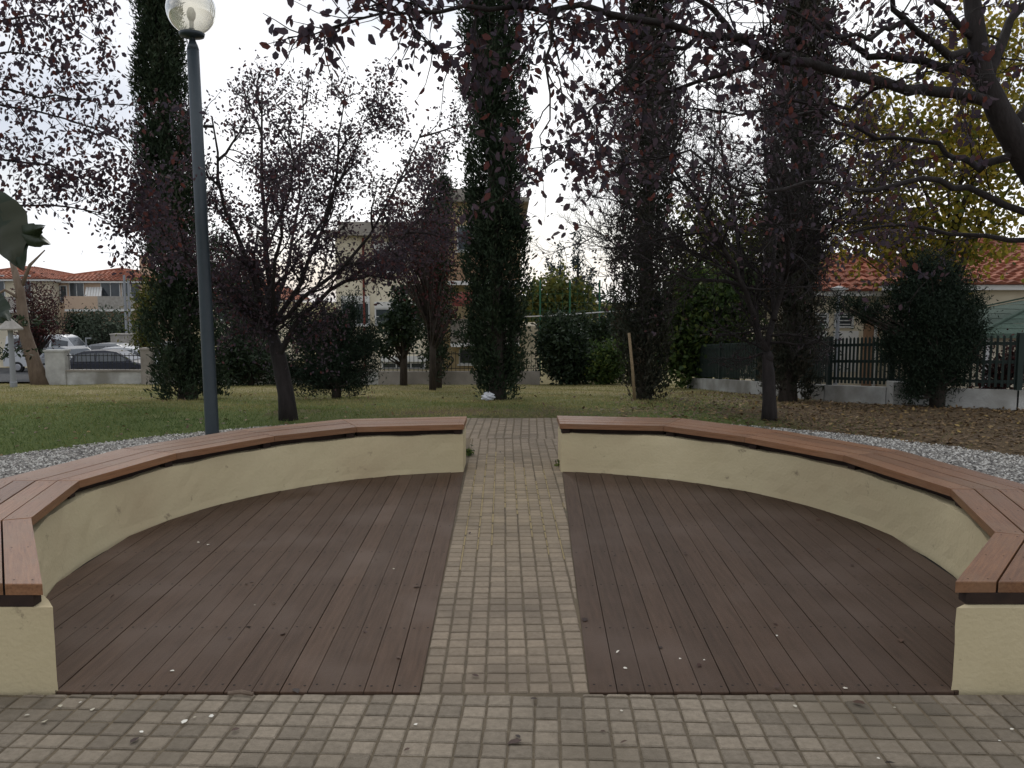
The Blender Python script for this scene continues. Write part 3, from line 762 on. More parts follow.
overhang('plum_tree', 'large plum tree whose dark limbs reach in from the right edge over the right bench', base,
     [(4.75, 6.4, -.1), (4.5, 6.3, .9), (4.1, 6.1, 1.9), at(1030, 165, 6), at(1003, 120, 6), at(982, 75, 6), at(972, 0, 6), at(985, -90, 6.1)],
     [([at(996, 104, 6), at(940, 92, 5.9), at(890, 84, 5.7), at(811, 63, 5.4), at(757, 47, 5.2), at(700, 35, 5), at(610, 14, 4.8), at(520, 6, 4.6), at(440, 12, 4.5), at(365, 8, 4.4)], .042, 26, .2),
      ([at(975, 73, 6), at(921, 60, 6), at(868, 57, 6), at(839, 35, 6), at(812, 0, 6), at(780, -40, 6)], .035, 9, .1),
      ([at(970, 60, 6), at(947, 54, 5.8), at(905, 19, 5.6), at(880, -20, 5.5), at(830, -60, 5.3)], .035, 8, .1),
      ([at(1015, 150, 6), at(980, 170, 6.1), at(953, 158, 6.3), at(928, 142, 6.4), at(877, 139, 6.5), at(826, 136, 6.7), at(780, 120, 6.8)], .03, 10, .1),
      ([at(1040, 215, 6.1), at(985, 195, 6), at(940, 180, 5.9), at(877, 190, 5.8), at(807, 182, 5.7), at(750, 195, 5.6), at(690, 190, 5.5)], .028, 11, .1),
      ([at(1035, 240, 6.1), at(970, 235, 6.3), at(900, 225, 6.5), at(840, 235, 6.7), at(780, 225, 6.9)], .02, 10, .1),
      ([at(877, 139, 6.5), at(820, 110, 6.6), at(740, 115, 6.6), at(670, 105, 6.5), at(620, 120, 6.5)], .016, 14, .05),
      ([at(750, 195, 5.6), at(690, 150, 5.8), at(630, 160, 6), at(590, 150, 6)], .012, 10, .05),
      ([at(975, 40, 6), at(920, -10, 5.9), at(850, -25, 5.7), at(760, -20, 5.5)], .025, 12, .1),
      ([at(890, 84, 5.7), at(850, 110, 5.8), at(790, 100, 5.9), at(720, 120, 6)], .016, 10, .1),
      ([at(905, 20, 5.6), at(870, 40, 5.5), at(820, 30, 5.4), at(770, 5, 5.3), at(700, -5, 5.2)], .018, 11, .1),
      ([at(700, 35, 5), at(640, 60, 4.9), at(590, 110, 4.8), at(560, 160, 4.8)], .014, 8, .1),
      ([at(560, 8, 4.7), at(545, 60, 4.6), at(550, 120, 4.6), at(535, 180, 4.7)], .01, 6, .1),
      ([at(790, 55, 5.3), at(720, 75, 5.2), at(650, 90, 5.2), at(600, 75, 5.2)], .02, 9, .1),
      ([at(740, 45, 5.2), at(690, -5, 5), at(620, -35, 4.8), at(540, -45, 4.6)], .02, 8, .1),
      ([at(985, 85, 6), at(1010, 20, 6.1), at(1050, -40, 6.2)], .05, 8, .2),
      ([at(1010, 130, 6), at(1050, 60, 6.1), at(1100, 10, 6.2)], .04, 6, .2)],
     8200, .052, 'plum_near', 17, .8, 1, .14, jit=.03, group='purple plum trees')
# tree on the left edge
base = np.array([-6.2, 7.3, 0])
overhang('plum_tree', 'plum tree outside the left edge with thin leafy branches hanging into the sky', base,
     [(-6.2, 7.3, -.1), (-6.1, 7.3, 1.2), (-5.7, 7.2, 2.2), at(-110, 60, 7), at(-100, 0, 7), at(-90, -60, 7)],
     [([at(-110, 60, 7), at(-40, 85, 7), at(40, 98, 6.9), at(90, 100, 6.8), at(128, 104, 6.8)], .014, 8, .15),
      ([at(-100, 20, 7), at(-30, 20, 7), at(40, 14, 6.9), at(95, 18, 6.8)], .016, 10, .15),
      ([at(-105, -20, 7), at(-20, -20, 6.9), at(60, -10, 6.8), at(100, 5, 6.7)], .014, 8, .2),
      ([at(-120, 110, 7.2), at(-40, 100, 7.4), at(40, 112, 7.6), at(120, 140, 7.8), at(165, 190, 7.9)], .015, 12, .15),
      ([at(-120, 140, 7.2), at(-30, 150, 7.4), at(50, 165, 7.6), at(100, 190, 7.8), at(135, 240, 7.8)], .015, 13, .15),
      ([at(-115, 60, 7), at(-50, 50, 6.9), at(10, 52, 6.8), at(60, 62, 6.8)], .018, 6, .15),
      ([at(-120, 170, 7.2), at(-20, 200, 7.4), at(50, 205, 7.6), at(110, 215, 7.6), at(150, 250, 7.6)], .013, 10, .3)],
     5200, .046, 'plum_near', 11, .6, 1, .1, jit=.06, group='purple plum trees')

# cypress columns
def cypress(label, px, Y, height, rad, mname='cypress_leaf', n=26000, trunk=.14, bare=.35, prof=None, name='cypress_tree', group='tall cypress trees', lumps=.28, lean=0., ls=.088, dens=2.3):
    n = int(n * dens); base = base_at(px, Y, lawn_z((px - 512) / FPX * Y, Y) - g(0, Y)); t = thing(name, label, 'tree', base, group=group)
    b = MB()
    b.tube([(0, 0, -.15), (0, 0, .3), (lean * .3, 0, height * .3), (lean, 0, height * .93)], [trunk * 1.3, trunk, trunk * .8, .015], 9)
    # limbs inside the column
    for i in range(int(height * 7)):
        z = bare + (height - bare) * random.random() ** 1.1; a = random.uniform(0, 6.28)
        r = rad * prof(z / height) if prof else rad
        x0 = lean * z / height
        b.tube([(x0, 0, z - .3 * r), (x0 + math.cos(a) * r * .5, math.sin(a) * r * .5, z), (x0 + math.cos(a) * r * .85, math.sin(a) * r * .85, z + r * .6)], [.022, .014, .005], 4)
    b.build('trunk', 'bark', t, smooth=True)
    # foliage: upright sprays grouped in clumps
    nc = int(n / 70)
    zc = bare + (height - bare) * rng.random(nc) ** .95; ac = rng.uniform(0, 2 * np.pi, nc)
    pr = np.array([prof(z / height) if prof else 1. for z in zc])
    wob = 1 + lumps * np.sin(ac * 3 + zc * 2.1 + px) * np.sin(zc * 3.7 + px * .3) + lumps * .5 * rng.normal(size=nc)
    rc = rad * pr * np.clip(wob, .6, 1.14) * (rng.random(nc) ** .55) * .98
    C_ = np.column_stack([rc * np.cos(ac) + lean * zc / height, rc * np.sin(ac), zc])
    idx = rng.integers(0, nc, n)
    off = rng.normal(size=(n, 3)) * np.array([.06, .06, .15]) * (.7 + .5 * rad)
    P_ = C_[idx] + off; P_[:, 2] = np.maximum(P_[:, 2], .05)
    out = norm(np.column_stack([np.cos(ac[idx]), np.sin(ac[idx]), np.zeros(n)]))
    ct = rng.random(nc)
    leaves('crown', P_, ls, .32, mname, t, up=1.1, out=out, outw=.55, shape='quad', tint=np.clip(ct[idx] * .6 + rng.random(n) * .4, 0, 1))
    return t
colprof = lambda f: .55 + .6 * min(1, f * 4.5) - .35 * max(0, f - .25) if f < .9 else .85 * (1 - f) / .1 * .6 + .1
cypress('tall dark green cypress column on the left lawn, just left of the lamp post', 186, 15.6, 9.8, .6, 'cypress_leaf', 34000, .16, .12, lambda f: (1.0 if f < .38 else 1.0 - (f - .38) * 1.45) if f < .93 else .2, lean=-.42)
cypress('tall green cypress left of the path with a white bag at its foot', 497, 15.6, 9.9, .6, 'cypress_leaf', 32000, .15, .18, lambda f: (.55 + f * 4 if f < .11 else 1.0 - (f - .11) * .25) if f < .93 else .4, lean=-.12)
cypress('ragged brownish cypress right of the path with a leaning stake at its foot', 645, 15.4, 9.8, .57, 'cypress_brown', 22000, .13, .22, lambda f: (.5 + f * 2.2 if f < .25 else 1.05 - (f - .25) * .55) if f < .93 else .4, lumps=.4, lean=.05)
cypress('tall brownish cypress column behind the nearly bare plum tree on the right', 790, 14.9, 9.8, .54, 'cypress_brown', 26000, .15, .2, lambda f: (.75 + f * .9 if f < .35 else 1.06 - (f - .3) * .3) if f < .93 else .4, lean=.03)

# bushy junipers
def bushy(label, px, Y, parts, n, mname, name='juniper_tree', trunk=.08, ls=.1, group=None, th=1.4, lump=50, cat='tree', sh='quad', wd=.35, upw=.5, spread=.11, nb=22):
    """parts: ellipsoids (px, py, rx_px, ry_px) measured at depth Y; the crown is leaf clumps around limbs that end in them"""
    base = base_at(px, Y, lawn_z((px - 512) / FPX * Y, Y) - g(0, Y)); t = thing(name, label, cat, base, group=group)
    b = MB(); b.tube([(0, 0, -.15), (.02, 0, th * .5), (0, 0, th)], [trunk * 1.2, trunk, trunk * .55], 8)
    tot = sum(p[2] * p[3] for p in parts); PP = []; TT = []
    for (cx, cy, rx, ry) in parts:
        c = at(cx, cy, Y) - base; R_ = np.array([rx, (rx + ry) * .42, ry]) * Y / FPX
        m_ = max(6, int(n * rx * ry / tot)); nc = max(4, m_ // lump)
        d = norm(rng.normal(size=(nc, 3))) * (rng.random((nc, 1)) ** .4); cc = c + d * R_
        for q in cc[:: max(1, nc // nb)]:
            st = np.array([0, 0, min(th, max(.2, q[2] * .5))]); mid = (st + q) / 2 + rv() * .08
            b.tube([st, mid, q], [trunk * .36, trunk * .18, .005], 4)
        idx = rng.integers(0, nc, m_); ct = rng.random(nc)
        cs = rng.uniform(.6, 1.4, nc)
        PP.append(cc[idx] + rng.normal(size=(m_, 3)) * spread * cs[idx, None]); TT.append(ct[idx] * .6 + rng.random(m_) * .4)
    PP = np.concatenate(PP); PP[:, 2] = np.maximum(PP[:, 2], .04)
    b.build('trunk', 'bark', t, smooth=True)
    leaves('crown', PP, ls, wd, mname, t, up=upw, shape=sh, tint=np.concatenate(TT))
    return t
bushy('dark spreading juniper on the lawn right of the purple plum trunk', 335, 15.8, [(325, 355, 30, 34), (312, 378, 26, 16), (351, 312, 8, 26), (300, 330, 14, 24), (350, 378, 22, 14), (366, 345, 8, 14), (288, 368, 12, 10), (372, 330, 5, 10), (330, 322, 16, 14), (355, 350, 16, 20), (374, 366, 6, 6)], 34000, 'juniper_leaf', nb=12, ls=.065, wd=.25, upw=.8, spread=.09)
bushy('dark round juniper with visible trunk in front of the picket fence', 940, 12.95, [(933, 320, 36, 40), (928, 352, 40, 26), (955, 298, 20, 26), (905, 300, 20, 20), (872, 314, 18, 8), (846, 306, 22, 6), (925, 380, 22, 14), (930, 268, 16, 18), (968, 335, 16, 22), (893, 340, 14, 20), (950, 372, 20, 14), (912, 394, 7, 7), (975, 310, 7, 12), (912, 275, 8, 12)], 56000, 'juniper_leaf', trunk=.1, nb=8, ls=.06, wd=.25, upw=.6, spread=.085)
bushy('slim young tree with sparse green crown before the cream apartment house', 403, 24, [(400, 330, 20, 24), (385, 345, 10, 10), (405, 300, 14, 14)], 2600, 'dark_leaf', name='young_tree', trunk=.1, ls=.13, th=2, sh='leaf', wd=.5)
bushy('dark upright conifer with reddish creeper before the cream apartment house', 436, 22, [(436, 300, 19, 60), (434, 345, 13, 35), (440, 235, 14, 55), (444, 180, 8, 30)], 9000, 'cypress_leaf', name='conifer_tree', trunk=.13, th=3, ls=.12)
bushy('red-leaved ornamental tree behind the purple plum, before the apartment house', 432, 20.5, [(425, 250, 32, 40), (405, 262, 22, 24), (440, 300, 18, 30), (400, 215, 24, 30)], 2600, 'red_leaf', name='ornamental_tree', trunk=.08, th=2.4, ls=.085, sh='leaf', wd=.5, spread=.2, lump=14)
# right background
bushy('broad green bushy tree behind the fence, right of the ragged cypress', 706, 21.5, [(705, 325, 40, 40), (722, 350, 34, 28), (690, 290, 24, 22), (740, 300, 24, 30), (690, 360, 28, 24), (672, 340, 16, 34)], 17000, 'green_leaf', name='broadleaf_tree', trunk=.12, ls=.12, sh='leaf', wd=.55, spread=.2, lump=30)
bushy('yellow-green autumn tree rising behind the nearly bare plum', 735, 25, [(700, 262, 34, 34), (745, 245, 40, 50), (790, 240, 40, 50), (700, 225, 24, 30)], 6500, 'yellowgreen_leaf', name='broadleaf_tree', trunk=.14, ls=.14, sh='leaf', wd=.55, spread=.32, lump=14, th=3)
bushy('large yellow autumn tree behind the dark juniper, in front of the tiled house', 945, 16.5, [(930, 235, 62, 42), (880, 218, 46, 40), (985, 215, 46, 44), (930, 160, 80, 60), (1000, 120, 70, 70), (880, 130, 50, 60), (905, 250, 40, 20), (850, 246, 34, 18), (950, 262, 26, 14), (880, 225, 40, 24), (980, 50, 60, 50)], 13500, 'yellow_leaf', name='autumn_tree', trunk=.13, ls=.105, sh='leaf', wd=.6, spread=.24, lump=16, th=2.9, nb=2)
bushy('dark evergreen bush under the picket fence behind the cypress', 820, 21.5, [(800, 350, 34, 26), (770, 355, 30, 26)], 4500, 'dark_leaf', name='shrub', cat='shrub', ls=.12, trunk=.05, th=.8, spread=.2)
bushy('purple-red shrub seen through the pickets at the right end of the fence', 1003, 13.2, [(1005, 372, 20, 24), (990, 385, 20, 10), (1018, 360, 12, 24), (968, 352, 14, 9)], 2600, 'red_leaf', name='shrub', cat='shrub', ls=.05, trunk=.03, th=.5, sh='leaf', wd=.55, spread=.09, lump=16)
# centre gap
bushy('green laurel bush beside the end of the apartment house wall', 568, 25.5, [(565, 355, 24, 30), (553, 338, 16, 24), (575, 370, 18, 16)], 6500, 'dark_leaf', name='shrub', cat='shrub', ls=.12, trunk=.05, th=1, sh='leaf', wd=.5, spread=.17, lump=26)
bushy('rounded dark green bush in the gap between the two centre cypresses', 608, 25, [(608, 365, 16, 20), (600, 372, 12, 12)], 3600, 'green_leaf', name='shrub', cat='shrub', ls=.11, trunk=.04, th=.7, sh='leaf', wd=.5, spread=.14)
bushy('dark bush at the far edge of the lawn, left of the stake', 630, 27, [(632, 350, 22, 34), (590, 366, 12, 15), (645, 330, 20, 20)], 5000, 'dark_leaf', name='shrub', cat='shrub', ls=.13, trunk=.05, th=.9, spread=.2)
bushy('yellowing round tree seen far off between the centre cypresses', 558, 48, [(558, 298, 26, 20), (545, 310, 22, 20), (572, 312, 22, 22)], 5200, 'yellowgreen_leaf', name='broadleaf_tree', trunk=.15, ls=.24, sh='leaf', wd=.6, spread=.4, lump=24, th=3)
for (px, Y, tip, wpx, lb) in ((551, 62, 262, 9, 'small far conifer with pointed tip behind the yellowing tree'), (560, 66, 254, 7, 'slender far conifer, tallest left one behind the yellowing tree'),
                              (578, 58, 240, 10, 'tall thin far conifer in the middle of the gap'), (590, 60, 278, 17, 'broad bluish far conifer right of the thin tall one'), (533, 55, 285, 9, 'small dark far conifer left of the yellowing tree')):
    y0 = 345; parts = []
    for k in range(7):
        f = k / 6; parts.append((px + random.uniform(-1, 1), y0 + (tip - y0) * f, wpx * (1.05 - f * .9), (y0 - tip) / 9))
    bushy(lb, px, Y, parts, 2200, 'blue_leaf', name='conifer_tree', trunk=.16, ls=.3, spread=.22, th=5, nb=3, lump=20)
bushy('greyish bare-looking far tree at the right of the centre gap', 612, 58, [(612, 312, 20, 22), (598, 322, 18, 16), (625, 330, 14, 20)], 2600, 'cypress_brown', name='broadleaf_tree', trunk=.16, ls=.26, sh='leaf', spread=.5, lump=16, th=4)
bushy('dark green far trees crown low in the centre gap behind the bushes', 590, 40, [(585, 335, 30, 16), (560, 335, 24, 14), (618, 335, 24, 18)], 6500, 'dark_leaf', name='broadleaf_tree', trunk=.14, ls=.2, sh='leaf', spread=.3, th=2.4)
# left background
bushy('dark hedge-like evergreen left of the spreading juniper at the far lawn edge', 250, 24.5, [(248, 360, 26, 24), (232, 340, 24, 30), (272, 365, 20, 18), (225, 370, 22, 16)], 7500, 'dark_leaf', name='shrub', cat='shrub', ls=.13, trunk=.07, th=1, spread=.2)
bushy('tall dark evergreen between the lamp post and the plum trunk', 240, 30, [(240, 300, 24, 46), (228, 270, 18, 40), (255, 330, 20, 30)], 6000, 'dark_leaf', name='conifer_tree', trunk=.16, ls=.17, spread=.26, th=4)
bushy('silvery olive tree behind the parked cars on the left', 108, 53, [(108, 328, 22, 20), (95, 335, 14, 14), (122, 335, 14, 14)], 4200, 'olive_leaf', name='olive_tree', trunk=.16, ls=.2, sh='leaf', wd=.4, spread=.34, th=2.4)
bushy('small dark clipped evergreen left of the silvery olive tree', 77, 53.5, [(77, 326, 13, 12)], 2600, 'dark_leaf', name='evergreen_tree', trunk=.13, ls=.18, spread=.26, th=2.6)
bushy('yellow-tinged tree between the olive tree and the left cypress', 143, 34, [(145, 330, 12, 24), (150, 300, 10, 20)], 2600, 'yellowgreen_leaf', name='broadleaf_tree', trunk=.1, ls=.16, sh='leaf', spread=.24, th=2)
bushy('purple-leaved street tree before the left pink house', 36, 42, [(38, 308, 22, 26), (30, 335, 12, 18), (48, 325, 14, 14)], 4400, 'red_leaf', name='street_tree', trunk=.1, ls=.14, sh='leaf', spread=.24, th=2.6, lump=24)

# leaning tree trunk at the left road edge
B = base_at(36, 25.5)
t = thing('leaning_tree', 'slanting bare brown tree trunk beside the white pillar at the left edge', 'tree', B)
b = MB(); b.tube([(0.1, 0, -.1), (-.1, 0, .7), at(24, 330, 25.5) - B, at(20, 290, 25.5) - B, at(12, 262, 25.6) - B], [.3, .2, .17, .13, .07], 9)
b.tube([at(20, 290, 25.5) - B, at(30, 265, 25.7) - B, at(45, 250, 25.8) - B], [.07, .05, .02], 6)
b.tube([at(22, 300, 25.5) - B, at(5, 290, 25.2) - B, at(-14, 300, 25.1) - B], [.06, .045, .02], 6); b.build('trunk', 'bark_pale', t, smooth=True)
PP = np.concatenate([at(-2, 352, 25.2) - B + rng.normal(size=(260, 3)) * np.array([.55, .4, .12]), at(16, 322, 25.2) - B + rng.normal(size=(160, 3)) * np.array([.5, .3, .08])])
leaves('foliage', PP, .15, .35, 'dark_leaf', t)

# sapling beside the camera: three broad leaves poke into the frame from the left
B = np.array([-1.45, 1.9, 0.])
t = thing('broadleaf_sapling', 'close sapling with big dark green leaves poking in at the left edge', 'plant', B)
b = MB(); S1 = [np.array([0, 0, -.01]), np.array([.05, 0, .8]), np.array([.12, .0, 1.45]), np.array([.16, 0, 1.85])]
b.tube(S1, [.014, .011, .008, .005], 7)
def broad(a, tip, w, bend=.02, twist=0.):
    """one broad leaf: a curved blade with midrib fold, from stalk a to tip"""
    a = np.array(a, float); tip = np.array(tip, float); d = tip - a; L_ = np.linalg.norm(d); d /= L_
    s_ = norm(np.cross(d, np.array([0, 1., 0]))); u = np.cross(s_, d)
    s_ = s_ * math.cos(twist) + u * math.sin(twist); u = np.cross(s_, d)
    n = 10; base_i = len(b2.v)
    for i in range(n + 1):
        f = i / n; hw = w * math.sin(math.pi * f ** .8) ** .8 * (1 - .15 * f) + .0005; c = a + d * L_ * f + u * (bend * math.sin(math.pi * f))
        for k in (-1, -.5, 0, .5, 1): b2.v.append(tuple(c + s_ * hw * k + u * (abs(k) * .012) + u * .004 * math.sin(i * 2 + k)))
    for i in range(n):
        for k in range(4): q = base_i + i * 5 + k; b2.face((q, q + 1, q + 6, q + 5), 0, tt)
for (pa, pm, pb, w, tw_, tt) in (((-40, 205), (-14, 185), (20, 268), .045, .25, .2), ((-25, 290), (-8, 222), (46, 242), .022, .3, .6), ((-35, 250), (-10, 190), (14, 262), .05, .2, .9), ((-45, 330), (-26, 288), (5, 318), .028, .3, .1), ((-30, 235), (0, 244), (40, 228), .02, -.3, .5)):
    A_ = at(pa[0], pa[1], 1.9) - B; Pm = at(pm[0], pm[1], 1.88) - B; Tb = at(pb[0], pb[1], 1.8) - B
    st = S1[2] + (S1[3] - S1[2]) * random.random()
    b.tube([st, A_, Pm], [.003, .0025, .002], 5)
    b2 = MB(); broad(Pm, Tb, w, .012, tw_); b2.build('leaf', 'big_leaf', t, smooth=True)
b.build('stem', 'bark', t, smooth=True)

# ================================================================== LAMP POST
B = np.array([(209 - 512) / FPX * 9.8, 9.8, 0.])
t = thing('lamp_post', 'dark blue-grey lamp post with clear globe behind the left bench', 'lamp post', B)
gc = at(191, 10, 9.8) - B
b = MB(); L_ = gc[2] - .3
b.tube([(0, 0, -.05), (-.0, 0, .05), (gc[0] * .5, 0, gc[2] * .5), (gc[0] * .93, 0, gc[2] - .42)], [.082, .078, .07, .066], 16); b.build('pole', 'lamp_metal', t, smooth=True)
b = MB(); b.tube([(gc[0] * .93, 0, gc[2] - .43), (gc[0] * .94, 0, gc[2] - .38), (gc[0] * .96, 0, gc[2] - .33)], [.068, .055, .035], 12)
b.tube([(gc[0] * .96, 0, gc[2] - .34), (gc[0], 0, gc[2] - .2)], [.035, .035], 12)
b.lathe([(.02, -.30), (.13, -.285), (.14, -.25), (.11, -.235), (.02, -.23)], 20, 0, gc); b.build('globe_collar', 'lamp_metal', t, smooth=True)
b = MB(); b.lathe([(.265 * math.sin(a) + 1e-4, -.265 * math.cos(a)) for a in np.linspace(.36, math.pi, 22)], 32, 0, gc); b.build('globe', 'globe', t, smooth=True)
b = MB(); b.lathe([(.02, -.23), (.025, -.15), (.022, -.12)], 12, 0, gc); b.lathe([(.02, -.13), (.045, -.08), (.05, -.03), (.03, .02), (.001, .035)], 14, 0, gc)
b.build('bulb', 'offwhite', t, smooth=True)

# white bag and stake
q = base_at(488, 15.3); q[2] = lawn_z(q[0], q[1]); b = MB()
n1, n2 = 10, 14
for i in range(n1 + 1):
    f = i / n1
    for k in range(n2):
        a = 2 * math.pi * k / n2; r = .12 * math.sin(math.pi * (.06 + .9 * f)) ** .6 * (1 + .25 * math.sin(a * 3 + i * 1.7) + .12 * math.sin(a * 5 + i))
        b.v.append((r * math.cos(a), r * math.sin(a) * .8, .14 * f * (1 + .2 * math.sin(a * 2))))
for i in range(n1):
    for k in range(n2): b.face((i * n2 + k, i * n2 + (k + 1) % n2, (i + 1) * n2 + (k + 1) % n2, (i + 1) * n2 + k))
b.face(range(n2)); b.face([n1 * n2 + k for k in range(n2)])
o = b.build('plastic_bag', 'bag'); o.location = q; tag(o, 'crumpled white plastic bag at the foot of the centre cypress', 'bag')
b = MB(); s0 = at(635, 402, 15.1); s0[2] = lawn_z(s0[0], s0[1]) - .1; s1 = at(629, 333, 15.0)
b.tube([s0 - s0, (s1 - s0) * .5 + np.array([.01, 0, 0]), s1 - s0], [.03, .028, .025], 8); o = b.build('wooden_stake', 'stake', smooth=True); o.location = s0
tag(o, 'pale wooden stake leaning against the ragged cypress', 'stake')

# ================================================================== WALLS AND FENCES
# picket fence on a white wall, right
def fence_right():
    line = [(4.55, 21.6), (5.45, 15.9), (5.62, 15.0), (6.15, 13.75), (6.4, 13.5), (7.6, 12.7), (9.8, 12.0)]
    t = thing('picket_fence', 'dark green picket fence standing on the low white wall on the right', 'fence', (line[0][0], line[0][1], g(0, line[0][1])))
    w = thing('garden_wall', 'low white rendered wall with pillar under the dark green picket fence', 'wall', (line[0][0], line[0][1], g(0, line[0][1])))
    o = np.array([line[0][0], line[0][1], g(0, line[0][1])])
    b = MB()
    def zt(x, y): return g(0, y) + .30                        # top of the wall
    for (a, c) in zip(line[:-1], line[1:]):
        n = max(1, int(math.hypot(c[0] - a[0], c[1] - a[1]) / .8))
        d = norm(np.array([c[0] - a[0], c[1] - a[1]])); nn = np.array([-d[1], d[0]]) * .09
        for i in range(n):
            p = np.array(a) + (np.array(c) - np.array(a)) * i / n; q = np.array(a) + (np.array(c) - np.array(a)) * (i + 1) / n
            v = []
            for r_ in (p, q):
                for s_ in (-1, 1):
                    for z in (g(0, r_[1]) - .3, zt(*r_)): v.append((r_[0] + nn[0] * s_ - o[0], r_[1] + nn[1] * s_ - o[1], z - o[2]))
            k = b.add(v)
            for f in ((0, 1, 5, 4), (2, 6, 7, 3), (1, 3, 7, 5)): b.face([k + z for z in f])
            if i == 0 and a == line[0]: b.face((k, k + 2, k + 3, k + 1))
    b.build('wall_body', 'white_wall', w)
    b = MB(); x, y = 6.3, 13.6; b.box(x - .22 - o[0], x + .24 - o[0], y - .13 - o[1], y + .13 - o[1], g(0, y) - .2 - o[2], g(0, y) + .4 - o[2]); b.build('pillar', 'white_wall', w)
    seglen = 0
    for (a, c) in zip(line[:-1], line[1:]):
        if a == line[0]: a2 = a
        a = np.array(a); c = np.array(c); Ln = np.linalg.norm(c - a); npan = max(1, round(Ln / 1.9))
        for s_ in range(npan):
            pa = a + (c - a) * s_ / npan; pb = a + (c - a) * (s_ + 1) / npan; L_ = np.linalg.norm(pb - pa); d = (pb - pa) / L_
            bb = MB(); n = int(L_ / .083)
            for i in range(n):
                f = (i + .5) / n; p = pa + (pb - pa) * f; z0 = zt(*p) + .04 - o[2]; z1 = g(0, p[1]) + 1.13 - o[2]
                e = d * .018; nn = np.array([-d[1], d[0]]) * .009
                x, y = p[0] - o[0], p[1] - o[1]
                k = bb.add([(x - e[0] - nn[0], y - e[1] - nn[1], z0), (x + e[0] - nn[0], y + e[1] - nn[1], z0), (x + e[0] - nn[0], y + e[1] - nn[1], z1 - .02), (x - nn[0], y - nn[1], z1), (x - e[0] - nn[0], y - e[1] - nn[1], z1 - .02),
                            (x - e[0] + nn[0], y - e[1] + nn[1], z0), (x + e[0] + nn[0], y + e[1] + nn[1], z0), (x + e[0] + nn[0], y + e[1] + nn[1], z1 - .02), (x + nn[0], y + nn[1], z1), (x - e[0] + nn[0], y - e[1] + nn[1], z1 - .02)])
                bb.face([k + q for q in range(5)][::-1]); bb.face([k + 5 + q for q in range(5)])
                for q in range(5): r_ = (q + 1) % 5; bb.face((k + q, k + r_, k + 5 + r_, k + 5 + q))
            nn = np.array([-d[1], d[0]]) * .022
            for h in (.42, .72, 1.0):
                bb.bar((pa[0] + nn[0] - o[0], pa[1] + nn[1] - o[1], g(0, pa[1]) + h - o[2]), (pb[0] + nn[0] - o[0], pb[1] + nn[1] - o[1], g(0, pb[1]) + h - o[2]), .022, .05)
            bb.build('fence_panel', 'picket', t)
            pp = MB(); x, y = pa[0] - o[0], pa[1] - o[1]; zb = zt(*pa) - .1 - o[2]
            pp.box(x - .04, x + .04, y - .04, y + .04, zb, g(0, pa[1]) + 1.16 - o[2]); pp.build('post', 'picket', t)
fence_right()

# left low wall with pillars and thin iron railing
def wall_left():
    Y = 25.6; x0 = at(36, 0, Y)[0]; x1 = at(372, 0, Y)[0]; gz = g(0, Y)
    w = thing('boundary_wall', 'low stained rendered wall with pillars and railing at the left lawn edge', 'wall', (x0, Y, gz))
    b = MB(); L_ = x1 - x0
    b.box(0, L_, -.1, .1, -.4, .42); b.build('wall_body', 'white_wall', w)
    b = MB(); b.box(.3, L_, -.13, .13, .42, .47); b.build('coping', 'concrete', w)
    for px, wd, h, mn in ((38, .3, 1.02, 'white_wall'), (132, .15, 1.08, 'concrete'), (232, .15, 1.02, 'concrete'), (330, .15, 1.02, 'concrete')):
        x = at(px, 0, Y)[0] - x0; p = MB(); p.box(x - wd / 1, x + wd / 1, -.15, .15, -.3, h); p.box(x - wd * 1.1, x + wd * 1.1, -.18, .18, h, h + .05); p.build('pillar', mn, w)
    b = MB(); x = .4
    while x < L_:
        b.box(x, x + .014, -.007, .007, .47, .96); x += .13
    b.box(.3, L_, -.012, .012, .88, .905); b.build('railing', 'iron', w)
wall_left()
# centre retaining wall with iron railing (a heart shape worked into it)
def wall_centre():
    Y = 25.3; x0 = at(372, 0, Y)[0] + .02; x1 = at(541, 0, Y)[0]; gz = g(0, Y); L_ = x1 - x0
    w = thing('retaining_wall', 'grey concrete wall with black iron railing in front of the apartment house', 'wall', (x0, Y, gz))
    b = MB(); b.box(0, L_, -.1, .1, -.4, .42); b.build('wall_body', 'concrete', w)
    b = MB(); x = .05
    while x < L_:
        b.box(x, x + .016, -.008, .008, .42, 1.02); x += .125
    b.box(0, L_, -.012, .012, .5, .52); b.box(0, L_, -.012, .012, .93, .955)
    hx = at(445, 0, Y)[0] - x0; pts = []
    for i in range(25):
        a = 2 * math.pi * i / 24; pts.append((hx + .17 * (math.sin(a) ** 3), -.03, .72 + .012 * (13 * math.cos(a) - 5 * math.cos(2 * a) - 2 * math.cos(3 * a) - math.cos(4 * a))))
    b.tube(pts, [.022] * 25, 5); b.build('railing', 'iron', w)
wall_centre()

